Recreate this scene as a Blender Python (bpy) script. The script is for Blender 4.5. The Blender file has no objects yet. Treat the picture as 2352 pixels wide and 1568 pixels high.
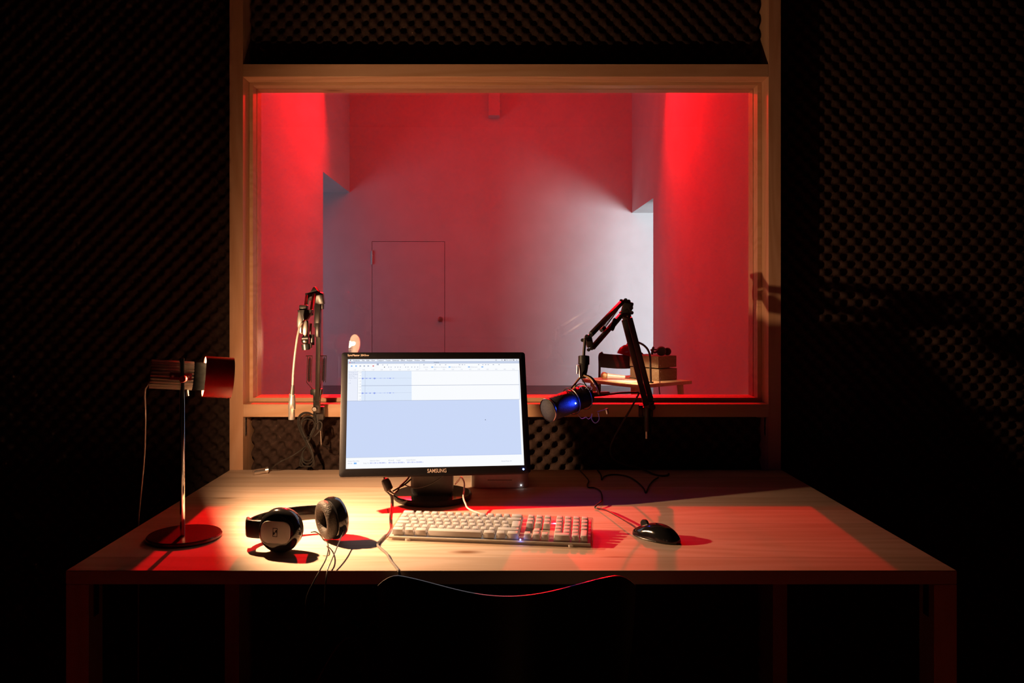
import bpy, bmesh, math, random
from mathutils import Vector, Matrix, Euler

random.seed(7)
C = bpy.context.scene.collection
R = math.radians
PI = math.pi

# ------------------------------------------------------------------ camera, world, exposure
F = 1862.0            # focal length in pixels of the 2352 px wide frame
CZ = 1.26             # eye height
cam_data = bpy.data.cameras.new('camera')
cam = bpy.data.objects.new('camera', cam_data)
C.objects.link(cam)
cam.location = (0, 0, CZ)
cam.rotation_euler = (PI / 2, 0, 0)
cam_data.sensor_width = 36
cam_data.lens = 36 * F / 2352
cam_data.shift_x = (1176 - 1141) / 2352
cam_data.shift_y = (703 - 784) / 2352
cam_data.clip_start = 0.02
bpy.context.scene.camera = cam

world = bpy.data.worlds.new('world')
bpy.context.scene.world = world
world.use_nodes = True
world.node_tree.nodes['Background'].inputs[0].default_value = (0, 0, 0, 1)
world.node_tree.nodes['Background'].inputs[1].default_value = 0.0

vs = bpy.context.scene.view_settings
vs.view_transform = 'Standard'
vs.look = 'None'
vs.exposure = 0.0
vs.gamma = 1.0
vs.use_curve_mapping = False


def light(name, kind, loc, energy, color, target=None, **kw):
    d = bpy.data.lights.new(name, kind)
    d.energy = energy
    d.color = color
    for k, v in kw.items():
        setattr(d, k, v)
    o = bpy.data.objects.new(name, d)
    o.location = loc
    if target is not None:
        o.rotation_euler = (Vector(target) - Vector(loc)).to_track_quat('-Z', 'Y').to_euler()
    C.objects.link(o)
    return o


RED = (1.0, 0.0025, 0.006)
# two red stage lamps hung high at the far end of the white hall, aimed at the studio window
light('red_stage_beam', 'SPOT', (-1.36, 10.8, 4.53), 7400, RED, (-0.80, 1.9, 0.74), spot_size=R(13.5), spot_blend=0.55, shadow_soft_size=0.05)
light('red_stage_beam', 'SPOT', (1.26, 10.2, 4.27), 1900, RED, (0.62, 1.9, 0.74), spot_size=R(14), spot_blend=0.55, shadow_soft_size=0.05)
# their wash on the hall walls
light('red_wash', 'AREA', (-1.36, 10.7, 4.50), 118, RED, (-2.1, 6.6, 2.2), shape='DISK', size=0.25)
light('red_wash', 'AREA', (1.26, 10.1, 4.30), 112, RED, (1.9, 5.0, 2.0), shape='DISK', size=0.25)
light('red_wash', 'AREA', (0.1, 8.8, 4.95), 66, (1.0, 0.012, 0.014), (-0.1, 12.9, 2.9), shape='RECTANGLE', size=3.2, size_y=0.4)
# cool daylight entering the hall through the openings beside its far wall, then an added fill
light('daylight_right', 'AREA', (4.5, 8.9, 1.50), 270, (0.86, 0.93, 1.0), (1.9, 12.9, 1.45), shape='RECTANGLE', size=1.9, size_y=1.9)
light('daylight_left', 'AREA', (-4.6, 11.4, 1.4), 17, (0.50, 0.72, 1.0), (-2.4, 12.6, 1.3), shape='RECTANGLE', size=1.4, size_y=2.0)
light('hall_fill', 'AREA', (0.0, 3.3, 3.9), 1.2, (0.74, 0.80, 1.0), (0.2, 12.9, 1.2), shape='RECTANGLE', size=2.6, size_y=0.6)  # added weak bluish fill for the whole hall, not from an opening


# ------------------------------------------------------------------ materials
def principled(name, color, rough=0.5, metal=0.0, spec=0.5, coat=0.0):
    m = bpy.data.materials.new(name)
    m.use_nodes = True
    b = m.node_tree.nodes['Principled BSDF']
    b.inputs['Base Color'].default_value = (*color, 1)
    b.inputs['Roughness'].default_value = rough
    b.inputs['Metallic'].default_value = metal
    b.inputs['Specular IOR Level'].default_value = spec
    b.inputs['Coat Weight'].default_value = coat
    return m


def nodes_of(m):
    nt = m.node_tree
    return nt, nt.nodes, nt.links, nt.nodes['Principled BSDF']


def noisy(name, c1, c2, scale=20.0, rough=0.6, metal=0.0, spec=0.4, bump=0.0, bscale=None, stretch=(1, 1, 1), coat=0.0):
    """procedural two-tone surface with optional bump"""
    m = principled(name, c1, rough, metal, spec, coat)
    nt, N, L, b = nodes_of(m)
    tc = N.new('ShaderNodeTexCoord')
    mp = N.new('ShaderNodeMapping')
    mp.inputs['Scale'].default_value = stretch
    L.new(tc.outputs['Object'], mp.inputs['Vector'])
    n = N.new('ShaderNodeTexNoise')
    n.inputs['Scale'].default_value = scale
    n.inputs['Detail'].default_value = 5
    L.new(mp.outputs['Vector'], n.inputs['Vector'])
    r = N.new('ShaderNodeValToRGB')
    r.color_ramp.elements[0].position = 0.3
    r.color_ramp.elements[1].position = 0.7
    r.color_ramp.elements[0].color = (*c1, 1)
    r.color_ramp.elements[1].color = (*c2, 1)
    L.new(n.outputs['Fac'], r.inputs['Fac'])
    L.new(r.outputs['Color'], b.inputs['Base Color'])
    if bump:
        n2 = N.new('ShaderNodeTexNoise')
        n2.inputs['Scale'].default_value = bscale or scale * 4
        n2.inputs['Detail'].default_value = 4
        L.new(mp.outputs['Vector'], n2.inputs['Vector'])
        bp = N.new('ShaderNodeBump')
        bp.inputs['Strength'].default_value = bump
        bp.inputs['Distance'].default_value = 0.002
        L.new(n2.outputs['Fac'], bp.inputs['Height'])
        L.new(bp.outputs['Normal'], b.inputs['Normal'])
    return m


def wood(name, axis='X', tone=1.0, rough=0.42, knots=True, planks=False, seed=0.0, warm=1.0, spec=0.4, blue=1.0):
    """spruce with the grain running along the given axis"""
    m = principled(name, (0.7, 0.5, 0.3), rough, 0, spec)
    nt, N, L, b = nodes_of(m)
    tc = N.new('ShaderNodeTexCoord')
    mp = N.new('ShaderNodeMapping')
    s = {'X': (0.10, 1, 1), 'Y': (1, 0.10, 1), 'Z': (1, 1, 0.10)}[axis]
    mp.inputs['Scale'].default_value = s
    mp.inputs['Location'].default_value = (seed, seed * 0.7, seed * 1.3)
    L.new(tc.outputs['Object'], mp.inputs['Vector'])
    # large wavy growth rings
    n1 = N.new('ShaderNodeTexNoise')
    n1.inputs['Scale'].default_value = 5.0
    n1.inputs['Detail'].default_value = 2
    n1.inputs['Distortion'].default_value = 0.6
    L.new(mp.outputs['Vector'], n1.inputs['Vector'])
    mul = N.new('ShaderNodeMath'); mul.operation = 'MULTIPLY'; mul.inputs[1].default_value = 70.0
    L.new(n1.outputs['Fac'], mul.inputs[0])
    sn = N.new('ShaderNodeMath'); sn.operation = 'SINE'
    L.new(mul.outputs[0], sn.inputs[0])
    mr = N.new('ShaderNodeMapRange')
    mr.inputs['From Min'].default_value = -1; mr.inputs['From Max'].default_value = 1
    L.new(sn.outputs[0], mr.inputs['Value'])
    # fine fibre
    n2 = N.new('ShaderNodeTexNoise')
    n2.inputs['Scale'].default_value = 90.0
    n2.inputs['Detail'].default_value = 6
    L.new(mp.outputs['Vector'], n2.inputs['Vector'])
    mix = N.new('ShaderNodeMix'); mix.data_type = 'FLOAT'
    mix.inputs[0].default_value = 0.6
    L.new(mr.outputs['Result'], mix.inputs[2]); L.new(n2.outputs['Fac'], mix.inputs[3])
    r = N.new('ShaderNodeValToRGB')
    e = r.color_ramp.elements
    e[0].position = 0.10; e[0].color = (0.62 * tone, 0.425 * tone * warm, 0.235 * tone * warm * blue, 1)
    e[1].position = 0.72; e[1].color = (0.73 * tone, 0.545 * tone * warm, 0.345 * tone * warm * blue, 1)
    L.new(mix.outputs[0], r.inputs['Fac'])
    col = r.outputs['Color']
    if knots:
        mp2 = N.new('ShaderNodeMapping')
        k = {'X': (0.36, 1, 1), 'Y': (1, 0.36, 1), 'Z': (1, 1, 0.36)}[axis]
        mp2.inputs['Scale'].default_value = k
        mp2.inputs['Location'].default_value = (seed * 3 + .3, seed + .1, seed * 2)
        L.new(tc.outputs['Object'], mp2.inputs['Vector'])
        v = N.new('ShaderNodeTexVoronoi')
        v.inputs['Scale'].default_value = 5.2
        L.new(mp2.outputs['Vector'], v.inputs['Vector'])
        kr = N.new('ShaderNodeValToRGB')
        kr.color_ramp.elements[0].position = 0.022; kr.color_ramp.elements[0].color = (1, 1, 1, 1)
        kr.color_ramp.elements[1].position = 0.085; kr.color_ramp.elements[1].color = (0, 0, 0, 1)
        L.new(v.outputs['Distance'], kr.inputs['Fac'])
        mk = N.new('ShaderNodeMix'); mk.data_type = 'RGBA'
        L.new(kr.outputs['Color'], mk.inputs[0])
        L.new(col, mk.inputs[6])
        mk.inputs[7].default_value = (0.27 * tone, 0.125 * tone, 0.05 * tone, 1)
        col = mk.outputs[2]
    if planks:
        # glued boards: slight tone step and a hairline seam between them
        sp = N.new('ShaderNodeSeparateXYZ')
        L.new(tc.outputs['Object'], sp.inputs[0])
        d = N.new('ShaderNodeMath'); d.operation = 'MULTIPLY_ADD'
        d.inputs[1].default_value = 1 / 0.131; d.inputs[2].default_value = 0.21
        L.new(sp.outputs['Y'], d.inputs[0])
        fl = N.new('ShaderNodeMath'); fl.operation = 'FLOOR'
        L.new(d.outputs[0], fl.inputs[0])
        wn = N.new('ShaderNodeTexWhiteNoise'); wn.noise_dimensions = '1D'
        L.new(fl.outputs[0], wn.inputs['W'])
        tr = N.new('ShaderNodeMapRange')
        tr.inputs['To Min'].default_value = 0.86; tr.inputs['To Max'].default_value = 1.06
        L.new(wn.outputs['Value'], tr.inputs['Value'])
        fr = N.new('ShaderNodeMath'); fr.operation = 'FRACT'
        L.new(d.outputs[0], fr.inputs[0])
        gt = N.new('ShaderNodeMath'); gt.operation = 'GREATER_THAN'; gt.inputs[1].default_value = 0.012
        L.new(fr.outputs[0], gt.inputs[0])
        sr = N.new('ShaderNodeMapRange')
        sr.inputs['To Min'].default_value = 0.62; sr.inputs['To Max'].default_value = 1.0
        L.new(gt.outputs[0], sr.inputs['Value'])
        mm = N.new('ShaderNodeMath'); mm.operation = 'MULTIPLY'
        L.new(tr.outputs['Result'], mm.inputs[0]); L.new(sr.outputs['Result'], mm.inputs[1])
        vm = N.new('ShaderNodeVectorMath'); vm.operation = 'SCALE'
        L.new(col, vm.inputs[0]); L.new(mm.outputs[0], vm.inputs['Scale'])
        col = vm.outputs['Vector']
        # each board shows its own grain
        off = N.new('ShaderNodeCombineXYZ')
        om = N.new('ShaderNodeMath'); om.operation = 'MULTIPLY'; om.inputs[1].default_value = 9.0
        L.new(wn.outputs['Value'], om.inputs[0]); L.new(om.outputs[0], off.inputs[0])
        ad = N.new('ShaderNodeVectorMath'); ad.operation = 'ADD'
        L.new(tc.outputs['Object'], ad.inputs[0]); L.new(off.outputs[0], ad.inputs[1])
        L.new(ad.outputs[0], mp.inputs['Vector'])
        if knots:
            L.new(ad.outputs[0], mp2.inputs['Vector'])
    L.new(col, b.inputs['Base Color'])
    bp = N.new('ShaderNodeBump'); bp.inputs['Strength'].default_value = 0.12; bp.inputs['Distance'].default_value = 0.001
    L.new(n2.outputs['Fac'], bp.inputs['Height']); L.new(bp.outputs['Normal'], b.inputs['Normal'])
    return m


def emitter(name, color, strength=1.0):
    m = bpy.data.materials.new(name)
    m.use_nodes = True
    nt = m.node_tree
    nt.nodes.remove(nt.nodes['Principled BSDF'])
    e = nt.nodes.new('ShaderNodeEmission')
    e.inputs[0].default_value = (*color, 1)
    e.inputs[1].default_value = strength
    nt.links.new(e.outputs[0], nt.nodes['Material Output'].inputs[0])
    return m


def srgb(r, g, b):
    f = lambda c: (c / 255 / 12.92) if c / 255 <= 0.04045 else ((c / 255 + 0.055) / 1.055) ** 2.4
    return (f(r), f(g), f(b))


def clear_glass(name, tint=(1, 1, 1), f0=0.06, rough=0.0):
    m = bpy.data.materials.new(name)
    m.use_nodes = True
    nt = m.node_tree; N = nt.nodes; L = nt.links
    N.remove(N['Principled BSDF'])
    t = N.new('ShaderNodeBsdfTransparent'); t.inputs[0].default_value = (*tint, 1)
    g = N.new('ShaderNodeBsdfGlossy'); g.inputs['Roughness'].default_value = rough
    lw = N.new('ShaderNodeLayerWeight'); lw.inputs['Blend'].default_value = 0.5
    pw = N.new('ShaderNodeMath'); pw.operation = 'POWER'; pw.inputs[1].default_value = 5
    L.new(lw.outputs['Facing'], pw.inputs[0])
    mr = N.new('ShaderNodeMapRange'); mr.inputs['To Min'].default_value = f0; mr.inputs['To Max'].default_value = 0.9
    L.new(pw.outputs[0], mr.inputs['Value'])
    mx = N.new('ShaderNodeMixShader')
    L.new(mr.outputs['Result'], mx.inputs[0]); L.new(t.outputs[0], mx.inputs[1]); L.new(g.outputs[0], mx.inputs[2])
    L.new(mx.outputs[0], N['Material Output'].inputs[0])
    return m


M = {}
M['wood_x'] = wood('spruce_horizontal', 'X', warm=0.84, tone=0.92)
M['wood_z'] = wood('spruce_upright', 'Z', seed=2.3, warm=0.80, tone=0.85)
M['wood_y'] = wood('spruce_deep', 'Y', seed=4.1)
M['desk'] = wood('spruce_board', 'X', planks=True, seed=1.7, rough=0.62, warm=1.05, spec=0.22, blue=1.28)
M['ply'] = wood('old_crate_wood', 'X', tone=0.34, seed=6.0, rough=0.7, knots=False)
M['foam'] = noisy('charcoal_foam', (0.036, 0.022, 0.018), (0.064, 0.039, 0.032), 60, 0.95, spec=0.1, bump=0.6, bscale=260)
M['backing'] = noisy('dark_felt_board', (0.010, 0.009, 0.009), (0.016, 0.014, 0.014), 40, 0.95, spec=0.1)
M['dark_floor'] = noisy('studio_floor_board', (0.34, 0.26, 0.20), (0.42, 0.33, 0.25), 90, 0.95, spec=0.1, bump=0.5)
M['ceiling_grey'] = noisy('dark_hall_ceiling', (0.10, 0.10, 0.10), (0.14, 0.14, 0.14), 3.0, 0.9)
M['plaster'] = noisy('white_plaster', (0.60, 0.60, 0.60), (0.65, 0.65, 0.65), 3.0, 0.85, spec=0.2, bump=0.25, bscale=60)
M['brushed_plaster'] = noisy('brushed_white_plaster', (0.58, 0.58, 0.58), (0.66, 0.66, 0.66), 2.2, 0.85, spec=0.2, bump=0.9, bscale=9, stretch=(1, 0.35, 1.6))
M['hall_floor'] = noisy('grey_hall_floor', (0.10, 0.09, 0.10), (0.14, 0.13, 0.14), 4, 0.5, spec=0.4)
M['door_white'] = noisy('white_door_paint', (0.60, 0.60, 0.60), (0.64, 0.64, 0.64), 6, 0.6)
M['gap'] = principled('dark_joint', (0.05, 0.04, 0.045), 0.9)
M['glass'] = clear_glass('window_glass')
M['black_plastic'] = noisy('black_plastic', (0.012, 0.012, 0.013), (0.018, 0.018, 0.019), 120, 0.35, spec=0.5, bump=0.1, bscale=600)
M['gloss_black'] = noisy('gloss_black_plastic', (0.008, 0.008, 0.009), (0.011, 0.011, 0.012), 30, 0.12, spec=0.6)
M['bezel'] = noisy('monitor_bezel', (0.005, 0.005, 0.007), (0.007, 0.007, 0.009), 200, 0.5, spec=0.15)
M['base_gloss'] = noisy('gloss_monitor_base', (0.020, 0.016, 0.016), (0.026, 0.021, 0.021), 50, 0.16, spec=0.5)
M['black_metal'] = noisy('black_painted_metal', (0.014, 0.013, 0.013), (0.022, 0.020, 0.020), 80, 0.33, spec=0.55)
M['steel'] = noisy('brushed_steel', (0.55, 0.53, 0.50), (0.66, 0.64, 0.61), 90, 0.28, metal=1.0)
M['chrome'] = noisy('polished_chrome', (0.72, 0.71, 0.69), (0.78, 0.77, 0.75), 40, 0.12, metal=1.0)
M['bright_plate'] = noisy('bright_nickel_plate', (0.74, 0.71, 0.68), (0.80, 0.77, 0.74), 60, 0.26, metal=0.92)
M['matt_black'] = noisy('matt_black_enamel', (0.004, 0.004, 0.004), (0.006, 0.006, 0.006), 80, 0.9, spec=0.0)
M['alu'] = noisy('silver_aluminium', (0.55, 0.53, 0.53), (0.60, 0.58, 0.58), 140, 0.42, metal=0.25)
M['red_paint'] = noisy('red_lacquer', (0.30, 0.004, 0.005), (0.36, 0.006, 0.006), 30, 0.22, spec=0.5, coat=0.3)
M['red_dark'] = noisy('dark_red_lacquer', (0.075, 0.004, 0.006), (0.10, 0.006, 0.008), 30, 0.26, spec=0.5, coat=0.3)
M['shade_inner'] = noisy('pale_shade_lining', (0.50, 0.48, 0.45), (0.55, 0.53, 0.50), 20, 0.5)
M['fin'] = noisy('ribbed_black_metal', (0.46, 0.43, 0.38), (0.52, 0.49, 0.44), 60, 0.30, metal=0.4, spec=0.6)
M['cable'] = noisy('black_cable_rubber', (0.030, 0.027, 0.025), (0.042, 0.038, 0.035), 120, 0.38, spec=0.5)
M['grey_cable'] = noisy('grey_cable_rubber', (0.20, 0.18, 0.17), (0.26, 0.24, 0.22), 120, 0.42)
M['white_cable'] = noisy('white_cable_rubber', (0.66, 0.64, 0.62), (0.72, 0.70, 0.68), 120, 0.4)
M['key'] = noisy('white_key_plastic', (0.68, 0.66, 0.66), (0.72, 0.70, 0.70), 60, 0.42, spec=0.4)
M['acrylic'] = clear_glass('clear_acrylic', (0.93, 0.92, 0.90), 0.10, 0.03)
M['key_tray'] = noisy('frosted_key_tray', (0.66, 0.62, 0.56), (0.74, 0.70, 0.64), 25, 0.35)
M['pad'] = noisy('black_leatherette', (0.028, 0.024, 0.021), (0.042, 0.036, 0.031), 60, 0.62, spec=0.4, bump=1.0, bscale=240)
M['silver_plate'] = noisy('grey_silver_plate', (0.52, 0.50, 0.50), (0.58, 0.56, 0.55), 60, 0.45, metal=0.0)
M['mesh_dark'] = noisy('dark_grille_mesh', (0.018, 0.018, 0.028), (0.07, 0.07, 0.11), 420, 0.45, metal=0.3, bump=0.8, bscale=700)
M['front_mesh'] = noisy('front_grille_mesh', (0.012, 0.011, 0.013), (0.035, 0.030, 0.034), 420, 0.6, metal=0.1, bump=0.6, bscale=700)
M['mesh_gold'] = noisy('champagne_grille', (0.42, 0.30, 0.17), (0.55, 0.40, 0.24), 300, 0.35, metal=0.8, bump=0.6)
M['tan'] = noisy('tan_elastic_ring', (0.44, 0.28, 0.15), (0.52, 0.34, 0.19), 90, 0.5)
M['chair_black'] = noisy('moulded_black_plastic', (0.007, 0.007, 0.008), (0.009, 0.009, 0.010), 200, 0.36, spec=0.3)
M['maroon'] = noisy('dark_brown_vinyl', (0.020, 0.010, 0.010), (0.028, 0.014, 0.014), 40, 0.5)
M['table_wood'] = wood('hall_table_wood', 'X', seed=8.0, knots=False, tone=1.05)
M['logo'] = principled('printed_black_mark', (0.012, 0.011, 0.011), 0.5)
M['print_grey'] = principled('printed_silver_lettering', (0.62, 0.50, 0.44), 0.45, 0.2)
M['bulb'] = emitter('lit_bulb', (1.0, 0.66, 0.36), 60)
M['blue_led'] = emitter('blue_led', (0.10, 0.22, 1.0), 30)
M['white_led'] = emitter('white_led', (0.9, 0.95, 1.0), 6)


# ------------------------------------------------------------------ geometry helpers
def P(px, py, Y):
    """point of the place seen at a photograph pixel, at depth Y"""
    return Vector(((px - 1141) / F * Y, Y, CZ - (py - 703) / F * Y))


DZ = 0.741            # desk top height


def D(px, py, h=0.0):
    """point on the desk top (or h above it)"""
    Y = (CZ - DZ - h) * F / (py - 703)
    return Vector(((px - 1141) / F * Y, Y, DZ + h))


def catmull(pts, n=8, closed=False):
    pts = [Vector(p) for p in pts]
    if len(pts) < 3:
        return pts
    out = []
    m = len(pts)
    rng = range(m) if closed else range(m - 1)
    for i in rng:
        if closed:
            p0, p1, p2, p3 = pts[(i - 1) % m], pts[i], pts[(i + 1) % m], pts[(i + 2) % m]
        else:
            p1, p2 = pts[i], pts[i + 1]
            p0 = pts[i - 1] if i else p1 * 2 - p2
            p3 = pts[i + 2] if i + 2 < m else p2 * 2 - p1
        for k in range(n):
            t = k / n
            out.append(0.5 * ((2 * p1) + (p2 - p0) * t + (2 * p0 - 5 * p1 + 4 * p2 - p3) * t * t + (3 * p1 - p0 - 3 * p2 + p3) * t ** 3))
    if not closed:
        out.append(pts[-1])
    return out


def frame_from(axis, up=Vector((0, 0, 1))):
    z = Vector(axis).normalized()
    if abs(z.dot(up)) > 0.98:
        up = Vector((0, 1, 0))
    x = up.cross(z).normalized()
    y = z.cross(x)
    return x, y, z


class MB:
    """collects shapes; build() links them as ONE mesh object"""

    def __init__(self):
        self.bm = bmesh.new()
        self.mi = 0

    def _tag(self, faces):
        for f in faces:
            f.material_index = self.mi

    def box(self, c, s, rot=None, bevel=0.0, seg=2):
        n0 = set(self.bm.faces)
        mat = Matrix.Translation(Vector(c))
        if rot is not None:
            mat = mat @ (rot.to_4x4() if not isinstance(rot, Matrix) or len(rot) == 3 else rot)
        mat = mat @ Matrix.Diagonal((*s, 1))
        r = bmesh.ops.create_cube(self.bm, size=1, matrix=mat)
        if bevel:
            es = list({e for v in r['verts'] for e in v.link_edges})
            bmesh.ops.bevel(self.bm, geom=es, offset=bevel, segments=seg, profile=0.5, affect='EDGES')
        self._tag([f for f in self.bm.faces if f not in n0])
        return self

    def span(self, a, b, bevel=0.0, seg=2):
        a, b = Vector(a), Vector(b)
        d = b - a
        return self.box((a + b) / 2, (abs(d.x), abs(d.y), abs(d.z)), None, bevel, seg)

    def bar(self, a, b, w, h, up=Vector((0, 0, 1)), bevel=0.0):
        """rectangular bar from a to b"""
        a, b = Vector(a), Vector(b)
        x, y, z = frame_from(b - a, up)
        rot = Matrix((x, y, z)).transposed()
        return self.box((a + b) / 2, (w, h, (b - a).length), rot.to_4x4(), bevel)

    def tube(self, pts, r, seg=10, closed=False, caps=True, flat=1.0):
        pts = [Vector(p) for p in pts]
        n = len(pts)
        rs = r if isinstance(r, (list, tuple)) else [r] * n
        t = []
        for i in range(n):
            if closed:
                d = pts[(i + 1) % n] - pts[(i - 1) % n]
            else:
                d = pts[min(i + 1, n - 1)] - pts[max(i - 1, 0)]
            t.append(d.normalized() if d.length > 1e-9 else Vector((0, 0, 1)))
        x, y, _ = frame_from(t[0])
        rings = []
        for i in range(n):
            x = (x - t[i] * x.dot(t[i]))
            x = x.normalized() if x.length > 1e-6 else frame_from(t[i])[0]
            y = t[i].cross(x)
            rings.append([self.bm.verts.new(pts[i] + (x * math.cos(a) + y * math.sin(a) * flat) * rs[i]) for a in (2 * PI * k / seg for k in range(seg))])
        fs = []
        for i in range(n if closed else n - 1):
            A, B = rings[i], rings[(i + 1) % n]
            for k in range(seg):
                fs.append(self.bm.faces.new((A[k], A[(k + 1) % seg], B[(k + 1) % seg], B[k])))
        if caps and not closed:
            fs.append(self.bm.faces.new(rings[0][::-1]))
            fs.append(self.bm.faces.new(rings[-1]))
        self._tag(fs)
        return self

    def cyl(self, a, b, r, r2=None, seg=20):
        return self.tube([a, b], [r, r if r2 is None else r2], seg)

    def lathe(self, prof, origin, axis, seg=36, up=Vector((0, 0, 1)), sx=1.0, sy=1.0):
        """profile of (radius, distance along axis)"""
        x, y, z = frame_from(axis, up)
        o = Vector(origin)
        rings = []
        for r, t in prof:
            if r < 1e-7:
                rings.append([self.bm.verts.new(o + z * t)])
            else:
                rings.append([self.bm.verts.new(o + z * t + (x * math.cos(a) * sx + y * math.sin(a) * sy) * r) for a in (2 * PI * k / seg for k in range(seg))])
        fs = []
        for A, B in zip(rings, rings[1:]):
            if len(A) == 1 and len(B) == 1:
                continue
            for k in range(seg):
                if len(A) == 1:
                    fs.append(self.bm.faces.new((A[0], B[(k + 1) % seg], B[k])))
                elif len(B) == 1:
                    fs.append(self.bm.faces.new((A[k], A[(k + 1) % seg], B[0])))
                else:
                    fs.append(self.bm.faces.new((A[k], A[(k + 1) % seg], B[(k + 1) % seg], B[k])))
        self._tag(fs)
        return self

    def sphere(self, c, r, seg=16, scale=(1, 1, 1)):
        n0 = set(self.bm.faces)
        bmesh.ops.create_uvsphere(self.bm, u_segments=seg, v_segments=seg // 2, radius=r, matrix=Matrix.Translation(Vector(c)) @ Matrix.Diagonal((*scale, 1)))
        self._tag([f for f in self.bm.faces if f not in n0])
        return self

    def prism(self, poly, depth, mat=None, bevel=0.0):
        """polygon in local XZ extruded along local Y by depth"""
        n0 = set(self.bm.faces)
        mat = mat or Matrix.Identity(4)
        A = [self.bm.verts.new(mat @ Vector((p[0], 0, p[1]))) for p in poly]
        B = [self.bm.verts.new(mat @ Vector((p[0], depth, p[1]))) for p in poly]
        self.bm.faces.new(A)
        self.bm.faces.new(B[::-1])
        n = len(poly)
        for i in range(n):
            self.bm.faces.new((A[i], B[i], B[(i + 1) % n], A[(i + 1) % n]))
        if bevel:
            es = list({e for v in A + B for e in v.link_edges})
            bmesh.ops.bevel(self.bm, geom=es, offset=bevel, segments=2, profile=0.5, affect='EDGES')
        self._tag([f for f in self.bm.faces if f not in n0])
        return self

    def quad(self, pts):
        f = self.bm.faces.new([self.bm.verts.new(Vector(p)) for p in pts])
        self._tag([f])
        return self

    def text(self, s, size, mat, extrude=0.0, align='LEFT', bold=0.0, width=None):
        cu = bpy.data.curves.new('lettering', 'FONT')
        cu.body = s
        cu.size = size
        cu.extrude = extrude
        cu.offset = bold
        cu.align_x = align
        cu.align_y = 'CENTER'
        ob = bpy.data.objects.new('lettering', cu)
        me = ob.to_mesh()
        me.transform(Matrix.Identity(4))
        if width:
            xs = [v.co.x for v in me.vertices]
            w = max(xs) - min(xs)
            if w > 0:
                me.transform(Matrix.Diagonal((width / w, 1, 1, 1)))
        me.transform(mat)
        n0 = set(self.bm.faces)
        self.bm.from_mesh(me)
        self._tag([f for f in self.bm.faces if f not in n0])
        ob.to_mesh_clear()
        bpy.data.objects.remove(ob)
        bpy.data.curves.remove(cu)
        return self

    def build(self, name, mats, parent=None, smooth=38, local=False):
        bm = self.bm
        bmesh.ops.recalc_face_normals(bm, faces=bm.faces)
        if smooth:
            for f in bm.faces:
                f.smooth = True
            lim = R(smooth)
            for e in bm.edges:
                if len(e.link_faces) == 2:
                    if e.calc_face_angle(0) > lim:
                        e.smooth = False
        me = bpy.data.meshes.new(name)
        bm.to_mesh(me)
        bm.free()
        for m in (mats if isinstance(mats, (list, tuple)) else [mats]):
            me.materials.append(m)
        o = bpy.data.objects.new(name, me)
        C.objects.link(o)
        if parent is not None:
            o.parent = parent
            if not local and parent.type == 'EMPTY':
                o.matrix_parent_inverse = Matrix.Translation(parent.location).inverted()
        return o


def tag(o, label, cat, group=None, kind=None):
    if label:
        o['label'] = label
    if cat:
        o['category'] = cat
    if group:
        o['group'] = group
    if kind:
        o['kind'] = kind
    return o


def thing(name, label, cat, loc=(0, 0, 0), group=None):
    o = bpy.data.objects.new(name, None)
    o.empty_display_size = 0.05
    o.location = loc
    C.objects.link(o)
    return tag(o, label, cat, group)


def struct(name, mb, m, parent=None, smooth=0):
    o = mb.build(name, m, parent, smooth=smooth)
    if parent is None:
        o['kind'] = 'structure'
    return o


# ------------------------------------------------------------------ studio shell
YP = 2.577            # front face of the timber frame
FT = 2.655            # middle plane of the foam
XL0, XL1 = -0.850, -0.807     # left post
XR0, XR1 = 0.8636, 0.9037     # right post
ZB0, ZB1 = 0.908, 0.9486      # lower rail
ZT0, ZT1 = 1.9887, 2.0295     # upper rail
YW = 2.705                    # back of the timber frame

struct('floor', MB().span((-2.3, -1.6, -0.06), (2.3, 2.74, 0.0)), M['dark_floor'])
struct('ceiling', MB().span((-2.3, -1.6, 2.8), (2.3, 2.74, 2.86)), M['backing'])
struct('wall_left', MB().span((-2.36, -1.6, 0), (-2.3, 2.74, 2.8)), M['backing'])
struct('wall_right', MB().span((2.3, -1.6, 0), (2.36, 2.74, 2.8)), M['backing'])
struct('wall_back', MB().span((-2.3, -1.66, 0), (2.3, -1.6, 2.8)), M['dark_floor'])
wf = MB()
wf.span((-2.3, YW, 0), (XL1, YW + 0.035, 2.8)).span((XR0, YW, 0), (2.3, YW + 0.035, 2.8))
wf.span((XL1, YW, 0), (XR0, YW + 0.035, ZB1)).span((XL1, YW, ZT0), (XR0, YW + 0.035, 2.8))
struct('wall_front', wf, M['backing'])

# timber frame
struct('trim_1', MB().span((XL0, YP, 0), (XL1, YW, 2.8), 0.0012), M['wood_z'])
struct('trim_2', MB().span((XR0, YP, 0), (XR1, YW, 2.8), 0.0012), M['wood_z'])
struct('trim_3', MB().span((XL1, YP, ZT0), (XR0, YW, ZT1), 0.0012), M['wood_x'])
struct('trim_4', MB().span((XL1, YP, ZB0), (XR0, YW, ZB1), 0.0012), M['wood_x'])

# window: stop frame, glass, outer stop
SX0, SX1, SZ0, SZ1 = -0.795, 0.850, 0.962, 1.980
YS = 2.643
win = bpy.data.objects.new('window_1', None)
win.location = (0.03, YS, ZB1)
C.objects.link(win)
win['kind'] = 'structure'


def ring(mb, x0, x1, z0, z1, X0, X1, Z0, Z1, y0, y1, bev=0.0006):
    mb.span((X0, y0, Z0), (x0, y1, Z1), bev).span((x1, y0, Z0), (X1, y1, Z1), bev)
    mb.span((x0, y0, Z0), (x1, y1, z0), bev).span((x0, y0, z1), (x1, y1, Z1), bev)
    return mb


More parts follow.
